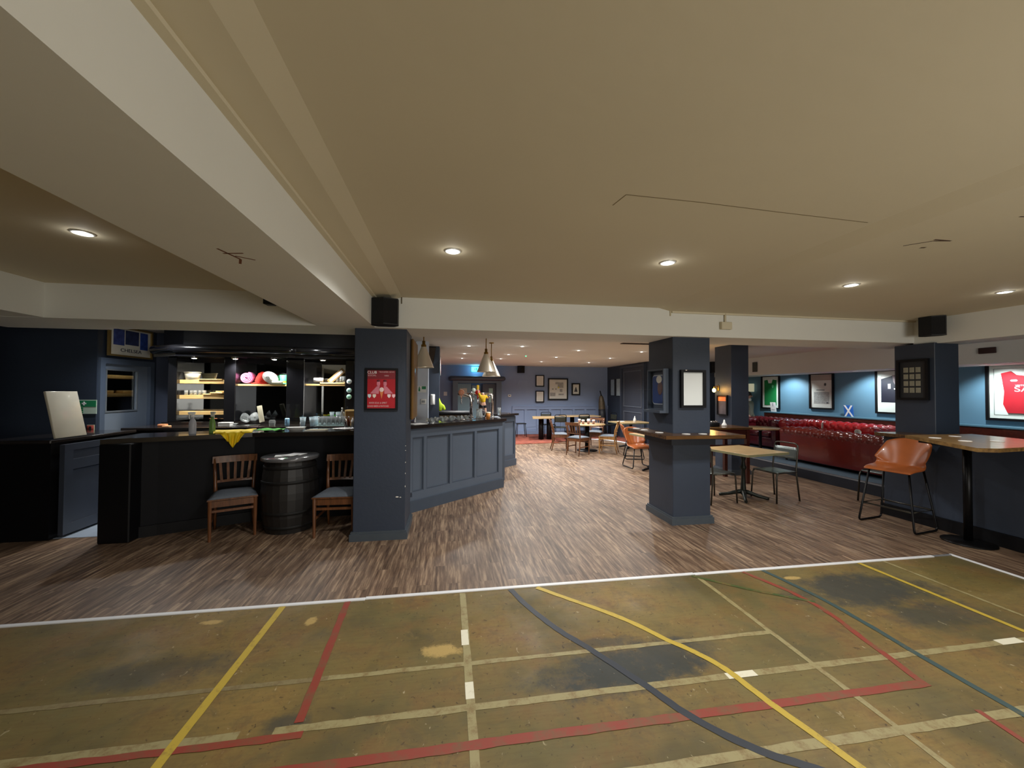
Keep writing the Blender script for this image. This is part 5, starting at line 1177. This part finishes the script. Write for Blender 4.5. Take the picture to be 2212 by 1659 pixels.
# dark table behind the ledge pillar
t = thing('dark_table', 'tall dark mahogany table behind the ledge pillar holding a menu caddy', 'table', (4.85, 6.5, 0)); MB().rbox(-.42, -.35, .95, .42, .35, .985, .006, 1, None, False).build('table_top', ledgew, t)
for sx in (-1, 1):
    for sy in (-1, 1): MB().box(sx*.36-.03, sy*.28-.03, 0, sx*.36+.03, sy*.28+.03, .95).build('leg', mahog, t)
b = MB(); b.box(-.36, -.27, .6, .36, -.24, .68); b.box(-.36, -.29, .78, .36, -.27, .95); b.build('rail', mahog, t)
t = thing('menu_caddy', 'black caddy with chrome jar tops on the dark table behind the ledge pillar', 'caddy', (4.72, 6.4, .986)); MB().rbox(-.1, -.05, 0, .06, .05, .07, .006).build('box', black, t)
for k in range(3): MB().cyl(-.07+k*.05, 0, .07, .1, .017, 14).build('jar_top', chrome, t)
o = MB().lathe([(0, 0), (.05, 0), (.04, .03), (.02, .06), (.012, .11), (0, .115)], n=16, cap=False).build('folded_napkin', paper); o.location = (4.98, 6.5, .986); tag(o, 'white folded napkin standing on the dark table behind the ledge pillar', 'napkin')
o = MB().rbox(-.045, -.03, 0, .045, .03, .045, .004).build('sachet_box', mat('cream_box', (222, 206, 180), .6)); o.location = (3.33, 4.98, 1.101); tag(o, 'small cream sachet box on the ledge at the far flank of its pillar', 'box')
# bottle and plate on tables
t = thing('sauce_bottle', 'white squeezy bottle on the pale table beside the navy panelled door', 'bottle', (5.15, 10.35, .742)); MB().lathe([(0, 0), (.04, 0), (.04, .09), (.02, .13), (.008, .18), (0, .18)], n=16, cap=False).build('body', whitep, t)
o = MB().rbox(-.09, -.06, 0, .09, .06, .012, .004).build('menu_card', paper); o.location = (4.9, 10.7, .742); tag(o, 'white menu card lying near the white bottle on the pale table', 'menu')
o = MB().rbox(-.06, -.04, 0, .06, .04, .008, .003).build('receipt', mat('cream_slip', (226, 214, 170), .7)); o.location = (4.0, 7.35, .732); tag(o, 'small cream slip on the table half hidden by the ledge pillar', 'paper slip')

# round dining group
t = thing('round_table', 'round pale dining table with five paper cups among brown slat chairs', 'table', (3.72, 10.25, 0)); MB().lathe([(0, .7), (.47, .7), (.48, .71), (.48, .73), (0, .73)], n=40, cap=False).build('table_top', oakw, t)
MB().lathe([(.06, .04), (.06, .7)], n=20).build('column', blackm, t); MB().lathe([(0, 0), (.28, 0), (.27, .02), (.07, .04), (0, .04)], n=30, cap=False).build('base_plate', blackm, t)
slat_chair('brown slat chair at the round table, back turned to the bar, behind another', (3.02, 10.45, 0), math.radians(80), chairw)
c1 = slat_chair('brown slat chair pulled out in front of the round table towards the bar', (3.25, 9.62, 0), math.radians(128), chairw)
c2 = slat_chair('light oak slat chair at the round table, facing it from the door side', (4.15, 9.85, 0), math.radians(-120), chairo)
dup(c1, (4.2, 10.9, 0), math.radians(-35), 'brown slat chair on the far side of the round table')
cup = thing('paper_cup', 'x', 'cup', (3.5, 10.1, .731)); MB().lathe([(0, 0), (.028, 0), (.038, .09), (0, .09)], n=20, cap=False).build('sleeve', mat('cup_sleeve', (150, 112, 96), .7), cup); MB().lathe([(.041, .086), (.041, .1), (.036, .115), (0, .115)], n=20, cap=False).build('lid', whitep, cup)
cl = ['lidded takeaway cup at the front of the round table, closest to the bar', 'lidded takeaway cup in the middle of the front three on the round table', 'lidded takeaway cup at the front of the round table, closest to the door', 'lidded takeaway cup at the back of the round table, towards the bar', 'lidded takeaway cup at the back of the round table, towards the door']
for i, (x, y) in enumerate(((3.56, 10.12), (3.7, 10.1), (3.84, 10.09), (3.56, 10.42), (3.82, 10.42))):
    if i == 0: cup.location = (x, y, .731); cup['label'] = cl[0]; cup['group'] = 'takeaway cups on the round table'
    else: dup(cup, (x, y, .731), 0, cl[i], 'takeaway cups on the round table')
# long tables by the far wall
def long_table(label, x, y, w, name='long_table', z0=.02):
    t = thing(name, label, 'table', (x, y, z0)); MB().rbox(-w/2, -.36, .71, w/2, .36, .74, .006, 1, None, False).build('table_top', oakw, t)
    for sx in ((-.3, .3) if w > 1 else (0,)): 
        MB().lathe([(.075, .02), (.075, .71)], sx*w*.35/.3*.6, 0, 0, 18).build('column', blackm, t); MB().lathe([(0, 0), (.24, 0), (.08, .025), (0, .025)], sx*w*.35/.3*.6, 0, 0, 24, cap=False).build('base_plate', blackm, t)
    return t
t = thing('long_table', 'pale topped table on twin black drum pedestals against the blue far wall', 'table', (3.15, 12.7, .02))
b = MB(); b.prism([(-.5, -.38), (.55, -.38), (.62, .38), (-.35, .38)], .7, .74); b.build('table_top', oakw, t)
for x in (-.13, .14): MB().lathe([(.085, 0), (.085, .7)], x, 0, 0, 18).build('column', black, t)
long_table('pale topped table behind the round dining table, close to the blue far wall', 4.55, 13.3, 1.3)
bk = mat('black_tube', (26, 28, 28), .35, .6); og_ = mat('olive_black_seat', (44, 46, 36), .5, var=.1)
tc2 = tube_chair('black tube chair behind the drum pedestal table, nearest the blue wall', (3.45, 13.45, .02), .1, bk, og_)
dup(tc2, (3.55, 12.35, .02), PI-.15, 'black tube chair in front of the drum pedestal table, back to the round table'); dup(tc2, (4.35, 12.55, .02), PI+.1, 'black tube chair directly behind the takeaway cups on the round table'); dup(tc2, (5.5, 13.05, .02), math.radians(-80), 'black tube chair at the far end of the back table, near the dark bag')
t = thing('low_stool', 'small black metal stool against the blue far wall beside the bar end', 'stool', (2.5, 13.55, .02)); MB().rbox(-.17, -.14, .44, .17, .14, .47, .01).build('seat', bk, t)
for sx in (-1, 1):
    for sy in (-1, 1): b = MB(); b.tube([(sx*.13, sy*.1, .44), (sx*.17, sy*.14, 0)], .012); b.build('leg', bk, t)

# ------------------------------------------------------------------ LOUNGE: sofas
def tufted(b, L, r, z0, y0, a0, a1, nu=90, nv=22, k=9, dep=.03, cols=None):
    """deep buttoned half roll running along x: radius r round axis (y0,z0), from angle a0 to a1"""
    V = []
    for i in range(nu+1):
        u = i/nu; R = []
        for j in range(nv+1):
            v = j/nv; a = a0+(a1-a0)*v
            s = abs(math.sin(PI*(u*k+v*2)))*abs(math.sin(PI*(u*k-v*2)))
            rr = r+dep*(s**.45)-dep*.4
            ed = min(1, u*12, (1-u)*12)**.5; rr = rr*(.75+.25*ed)
            R.append(b.bm.verts.new((-L/2+u*L, y0+rr*math.cos(a), z0+rr*math.sin(a))))
        V.append(R)
    for i in range(nu):
        for j in range(nv): b._f([V[i][j], V[i+1][j], V[i+1][j+1], V[i][j+1]], True)
def chesterfield(label, loc, rz, L, m, H=.72, ncush=3):
    t = thing('chesterfield_sofa', label, 'sofa', loc, rz)
    D = .84; r = .11
    b = MB(); b.rbox(-L/2+.03, -D/2+.06, .06, L/2-.03, D/2-.06, .3, .03, 2); b.build('base', m, t)
    # outer back: smooth panel under the roll
    b = MB(); b.rbox(-L/2+.02, D/2-.14, .06, L/2-.02, D/2-.02, H-r, .03, 3); b.build('back_panel', m, t)
    b = MB(); tufted(b, L-.02, r, H-r, D/2-.13, -.25*PI, 1.15*PI, 110, 20, max(4, int(L/.16)), .026)
    # inner back face, buttoned
    V = []; nu, nv, k = 110, 18, max(4, int(L/.16))
    for i in range(nu+1):
        u = i/nu; R = []
        for j in range(nv+1):
            v = j/nv; s = abs(math.sin(PI*(u*k+v*1.5)))*abs(math.sin(PI*(u*k-v*1.5)))
            R.append(b.bm.verts.new((-L/2+.08+u*(L-.16), D/2-.15-.05-.028*s**.45, .36+v*(H-r-.33))))
        V.append(R)
    for i in range(nu):
        for j in range(nv): b._f([V[i][j], V[i+1][j], V[i+1][j+1], V[i][j+1]], True)
    b.build('tufted_back', m, t)
    for s in (-1, 1):
        b = MB(); tb = MB(); tufted(tb, D-.06, .1, H-.12, 0, -.2*PI, 1.2*PI, 50, 18, 5, .022)
        tb.bm.verts.ensure_lookup_table(); M_ = Matrix.Translation((s*(L/2-.12), -.01, 0)) @ Matrix.Rotation(PI/2, 4, 'Z')
        b.merge(tb.bm, M_); b.rbox(s*(L/2-.12)-.085, -D/2+.04, .06, s*(L/2-.12)+.085, D/2-.06, H-.12, .03, 3)
        # scroll front
        b.lathe([(0, .012), (.1, .01), (.11, 0)], 0, 0, 0, 24, Matrix.Translation((s*(L/2-.12), -D/2+.03, H-.12)) @ Matrix.Rotation(PI/2, 4, 'X'), cap=False)
        b.build('arm', m, t)
    w = (L-.46)/ncush
    for k in range(ncush): MB().rbox(-L/2+.23+k*w+.005, -D/2+.02, .3, -L/2+.23+(k+1)*w-.005, D/2-.24, .43, .04, 3).build('seat_cushion', m, t)
    for sx in (-1, 1):
        for sy in (-1, 1): MB().lathe([(.02, 0), (.03, .06)], sx*(L/2-.1), sy*(D/2-.12), 0, 12).build('foot', mahog, t)
    return t
chesterfield('oxblood chesterfield sofa with its smooth back to the room, on the lounge platform edge', (7.37, 6.35, .186), math.radians(90), 2.15, redb, .70)
chesterfield('bright red buttoned chesterfield against the teal wall below the framed sketch', (8.27, 7.3, .18), math.radians(-90), 2.2, redl, .78)
chesterfield('dark plum buttoned chesterfield against the teal wall below the green shirt frame', (8.27, 9.2, .18), math.radians(-90), 1.5, redl2, .76)
o = MB().rbox(-.05, -.006, 0, .05, .006, .13, .004).build('paper_bag', mat('grey_paper', (190, 188, 180), .8)); o.location = (7.58, 6.98, .86); o.rotation_euler = (0, .1, .5); tag(o, 'grey paper bag resting on the arm side of the oxblood sofa back', 'paper bag')
o = MB().lathe([(0, 0), (.035, 0), (.05, .05), (.046, .05), (.03, .005)], n=20, cap=False).build('white_cup', whitep); o.location = (7.3, 6.05, .875); o.rotation_euler = (1.0, 0, -.6); tag(o, 'white cup tipped over on top of the oxblood sofa back', 'cup')
t = thing('lounge_table', 'low pale round topped table between far navy pillar and plum sofa', 'table', (7.35, 8.35, .18)); MB().lathe([(0, .55), (.42, .55), (.43, .57), (.42, .59), (0, .59)], n=36, cap=False).build('table_top', oakw, t); MB().lathe([(.05, .03), (.035, .1), (.03, .5), (.12, .55)], n=18).build('column', blackm, t); MB().lathe([(0, 0), (.22, 0), (.06, .03), (0, .03)], n=28, cap=False).build('base_plate', blackm, t)
# teal wall shelf
t = thing('wall_shelf', 'long teal topped ledge with mahogany front running along the lounge wall', 'shelf', (8.8, 6.8, 0)); MB().rbox(-.06, -4.5, 1.04, .1, 3.0, 1.075, .006, 1, None, False).build('shelf_board', mat('teal_ledge_paint', (84, 122, 140), .4, var=.05), t); MB().box(-.05, -4.5, .88, 0, 3.0, 1.04).build('front_panel', mahog, t)
# lounge pictures on X = 8.9 (face -X)
mnt = mat('white_mount', (224, 232, 224), .6, var=.02)
t = picture('shirt_frame', 'black framed bright green football shirt on the teal lounge wall', (8.89, 9.71, 1.61), .56, .86, -PI/2, mnt, fw=.035)
gs = mat('green_shirt', (16, 130, 66), .7, var=.12, scale=12)
b = MB(); b.prism([(-.2, -.36), (.2, -.36), (.205, .33), (.09, .35), (.05, .27), (-.05, .27), (-.09, .35), (-.205, .33)], 0, .012, Matrix.Translation((0, -.01, 0)) @ Matrix.Rotation(PI/2, 4, 'X')); b.build('shirt', gs, t)
b = MB(); b.prism([(-.09, .36), (.09, .36), (.05, .25), (-.05, .25)], 0, .014, Matrix.Translation((0, -.012, 0)) @ Matrix.Rotation(PI/2, 4, 'X')); b.build('collar', paper, t)
b = MB(); b.prism([(.06, .2), (.12, .2), (.12, .15), (.09, .11), (.06, .15)], 0, .004, Matrix.Translation((0, -.023, 0)) @ Matrix.Rotation(PI/2, 4, 'X')); b.build('badge', mat('pale_green_badge', (110, 206, 150), .5), t)
t = picture('picture_frame', 'black framed pencil sketch with a grey header on the teal lounge wall', (8.89, 8.19, 1.64), .56, .80, -PI/2, off, fw=.035)
b = MB().use(mat('sketch_header', (170, 158, 146), .8)); b.box(-.27, -.013, .26, .27, -.01, .39); b.use(sk); b.box(-.2, -.013, -.3, .2, -.01, -.02); b.use(MATS['charcoal_print']); b.sph((.1, -.014, .16), 1, .025, .003, .035, 10); b.box(-.13, -.014, .02, .08, -.01, .035); b.sph((.15, -.014, -.28), 1, .03, .003, .015, 8); b.build('sketch', None, t)
t = picture('shirt_frame', 'white mounted dark navy photo frame on the teal wall beside the card pillar', (8.89, 6.6, 1.63), .66, .84, -PI/2, mnt, fw=.035)
b = MB().use(mat('night_print', (26, 28, 44), .5, var=.3, scale=8)); b.box(-.26, -.013, -.22, .3, -.01, .34); b.use(off); b.poly([(-.26, -.0135, .26), (-.26, -.0135, .34), (.02, -.0135, .34)]); b.use(mat('glove_print', (150, 136, 140), .6, var=.3, scale=14)); b.poly([(-.05, -.014, .33), (.1, -.014, .33), (.02, -.014, .1), (-.03, -.014, .2)]); b.use(paper); b.box(-.13, -.014, .06, -.08, -.01, .16); b.box(-.02, -.014, .04, .05, -.01, .07); b.build('photo', None, t)
t = picture('shirt_frame', 'large black framed red football shirt reading SA on the teal wall', (8.89, 4.78, 1.63), .84, .86, -PI/2, mnt, fw=.04)
rs = mat('red_shirt', (186, 14, 34), .7, var=.15, scale=8)
b = MB(); sh = [(-.27, .30), (-.16, .33), (-.1, .27), (0, .25), (.1, .27), (.16, .33), (.3, .3), (.32, 0), (.27, -.34), (-.2, -.34), (-.25, -.2), (-.235, .0)]
b.prism(sh, 0, .02, Matrix.Translation((0, -.01, 0)) @ Matrix.Rotation(PI/2, 4, 'X')); b.build('shirt', rs, t)
b = MB()
for q in ((-.37, -.38, -.36, .38), (-.37, .37, .37, .38), (-.37, -.38, .37, -.37), (.36, -.38, .37, .38)): b.box(q[0], -.013, q[1], q[2], -.009, q[3])
b.build('mount_line', mat('mount_groove', (150, 156, 150), .6), t)
text('lettering', 'SA', .12, paper, t, (-.03, -.031, .04), (PI/2, 0, 0), squash=1.35); text('lettering', 'VISITORS', .035, paper, t, (-.03, -.031, .1), (PI/2, 0, 0), squash=1.1)
b = MB(); b.sph((-.14, -.031, .18), 1, .022, .003, .014, 12); b.sph((-.1, -.031, .18), 1, .022, .003, .014, 12); b.box(-.15, -.033, .165, -.09, -.03, .195); b.build('maker_mark', paper, t)
MB().sph((.14, -.031, .18), 1, .03, .003, .04, 12).build('club_badge', mat('pink_badge', (226, 130, 140), .5), t)
# cards on the shelf
t = thing('folded_card', 'white folded card with grey print standing on the ledge under the green shirt frame', 'card', (8.80, 9.52, 1.076), -PI/2, None, (0.12, 0, -PI/2)); MB().box(-.09, -.004, 0, .09, .004, .26).build('sheet', paper, t); b = MB().use(mat('grey_print', (150, 146, 160), .7)); b.box(-.012, -.007, .15, .012, -.004, .24); b.box(-.05, -.007, .05, .05, -.004, .06); b.build('grey_lines', None, t)
t = thing('saltire_card', 'small blue and white diagonal cross flag card on the ledge below the teal wall', 'card', (8.80, 7.46, 1.076), 0, None, (0.1, 0, -PI/2)); MB().box(-.1, -.004, 0, .1, .004, .25).build('sheet', mat('saltire_blue', (40, 104, 190), .6), t)
b = MB()
for s in (-1, 1):
    b.prism([(s*-.1, 0), (s*-.06, 0), (s*.1, .25), (s*.06, .25)], 0, .003, Matrix.Translation((0, -.005-.002*(s > 0), 0)) @ Matrix.Rotation(PI/2, 4, 'X'))
b.build('white_cross', paper, t)
t = thing('wall_lamp_shade', 'square cream lit shade on the lounge wall beside the far navy pillar', 'wall lamp', (8.86, 10.42, 1.74)); MB().rbox(-.05, -.15, -.12, .0, .15, .12, .015).build('shade', mat('cream_shade', (226, 226, 200), .6, emit=(226, 226, 190), estr=.35), t); MB().box(0, -.03, -.03, .04, .03, .03).build('mount', brass, t)
t = thing('wall_grille', 'dark upright grille on the pale soffit above the plum sofa', 'grille', (8.09, 9.35, 2.28), -PI/2); MB().rbox(-.08, -.02, -.13, .08, 0, .13, .005, 1).build('frame', mat('dark_grille', (60, 62, 56), .6), t)
b = MB()
for k in range(7): b.box(-.06, -.026, -.1+k*.032, .06, -.02, -.088+k*.032)
b.build('louvre', mat('grille_grey', (84, 86, 78), .5), t)
t = thing('wall_grille', 'dark brown patch grille on the soffit above the red shirt frame', 'grille', (8.09, 4.75, 2.25), -PI/2); MB().rbox(-.1, -.02, -.04, .1, 0, .05, .005, 1).build('frame', mat('brown_grille', (60, 36, 32), .7), t)

# ------------------------------------------------------------------ PERSON, mostly hidden by the far navy pillar
t = thing('person', 'person in a grey jacket with a white collar standing beyond the plum sofa', 'person', (8.55, 10.15, .0), math.radians(30))
sk_ = mat('person_skin', (196, 146, 128), .6, var=.05)
H = 1.0; BV = [(0, 0, .88), (0, 0, 1.02), (0, .0, 1.25), (0, 0, 1.36), (0, -.01, 1.43), (0, -.015, 1.5), (0, -.01, 1.57),
      (-.17, 0, 1.3), (-.22, .02, 1.05), (-.2, -.08, .83), (-.19, -.11, .74), (.17, 0, 1.3), (.22, .02, 1.05), (.2, -.08, .83), (.19, -.11, .74),
      (-.09, 0, .8), (-.1, 0, .46), (-.1, .02, .09), (-.1, -.1, .04), (.09, 0, .8), (.1, 0, .46), (.1, .02, .09), (.1, -.1, .04)]
BE = [(0, 1), (1, 2), (2, 3), (3, 4), (4, 5), (5, 6), (2, 7), (7, 8), (8, 9), (9, 10), (2, 11), (11, 12), (12, 13), (13, 14), (0, 15), (15, 16), (16, 17), (17, 18), (0, 19), (19, 20), (20, 21), (21, 22)]
BR = [.11, .11, .13, .06, .05, .08, .07, .06, .045, .032, .025, .06, .045, .032, .025, .085, .06, .04, .035, .085, .06, .04, .035]
skin_chain('body', BV, BE, BR, sk_, t)
skin_chain('jacket', [(0, 0, .86), (0, 0, 1.02), (0, 0, 1.25), (0, 0, 1.34), (-.18, 0, 1.3), (-.235, .02, 1.05), (-.21, -.08, .84), (.18, 0, 1.3), (.235, .02, 1.05), (.21, -.08, .84)], [(0, 1), (1, 2), (2, 3), (2, 4), (4, 5), (5, 6), (2, 7), (7, 8), (8, 9)], [.15, .14, .155, .08, .08, .06, .045, .08, .06, .045], mat('grey_jacket', (112, 110, 98), .8, var=.2, scale=20), t)
skin_chain('trousers', [(0, 0, .88), (-.09, 0, .78), (-.1, 0, .46), (-.1, .02, .1), (.09, 0, .78), (.1, 0, .46), (.1, .02, .1)], [(0, 1), (1, 2), (2, 3), (0, 4), (4, 5), (5, 6)], [.13, .1, .075, .06, .1, .075, .06], mat('dark_trousers', (40, 42, 50), .8), t)
MB().lathe([(.066, 0), (.075, .05), (.06, .07)], 0, -.005, 1.355, 20, cap=False).build('collar', paper, t)
b = MB(); b.sph((0, .015, 1.545), .095, 1, 1.05, .95, 20); b.build('hair', mat('dark_hair', (50, 40, 36), .8), t)
b = MB(); b.sph((0, -.098, 1.49), 1, .014, .02, .022, 10); b.build('nose', sk_, t)
for s in (-1, 1): MB().sph((s*.03, -.088, 1.515), .01).build('eye', mat('eye_dark', (40, 34, 30), .4), t)
for s in (-1, 1): MB().sph((s*.085, -.01, 1.5), 1, .012, .02, .03, 10).build('ear', sk_, t)
for s in (-1, 1):
    b = MB()
    for k in range(4): b.tube([(s*.19, -.11-.0+.018*(k-1.5), .74), (s*.19, -.12+.018*(k-1.5), .69), (s*.185, -.125+.016*(k-1.5), .66-.005*abs(k-1.5))], .009, 6)
    b.tube([(s*.185, -.13, .75), (s*.17, -.15, .71), (s*.168, -.155, .685)], .009, 6)
    b.build('fingers', sk_, t)

# slot vents in the low pub ceiling
vm = mat('vent_dark', (60, 44, 34), .7)
for x, y, w_, lb in ((3.55, 7.07, .6, 'dark slot vent in the low ceiling beside the top of the ledge pillar'), (5.45, 6.6, .5, 'dark slot vent in the low ceiling in front of the far navy pillar'), (8.05, 6.2, .4, 'dark slot vent in the low ceiling near the lounge soffit')):
    t = thing('ceiling_vent', lb, 'vent', (x, y, 2.53))
    b = MB()
    for q in ((-w_/2, -.06, w_/2, -.045), (-w_/2, .045, w_/2, .06), (-w_/2, -.045, -w_/2+.015, .045), (w_/2-.015, -.045, w_/2, .045)): b.box(q[0], q[1], -.012, q[2], q[3], 0)
    b.build('frame', vm, t); b = MB()
    for k in range(4): b.box(-w_/2+.015, -.035+k*.022, -.01, w_/2-.015, -.028+k*.022, -.001)
    b.build('slats', vm, t)

# bodiless area lights added behind the viewer to brighten ceiling and beams
def ceiling_fill(x, y, z, sx, sy, W, col=(1, .98, .93), tgt=None):
    l = bpy.data.lights.new('fill_light', 'AREA'); l.shape = 'RECTANGLE'; l.size = sx; l.size_y = sy; l.energy = W; l.color = col
    o = bpy.data.objects.new('fill_light', l); COL.objects.link(o); o.location = (x, y, z)
    o.rotation_euler = (Vector(tgt or (x, y, z+1))-Vector((x, y, z))).to_track_quat('-Z', 'Y').to_euler()
ceiling_fill(2.9, -1.5, 1.2, 2.2, 1.2, 46, tgt=(2.7, .4, 2.6))
ceiling_fill(3.0, -4.2, 1.3, 3.4, 1.6, 105, tgt=(2.8, -1.6, 2.6))
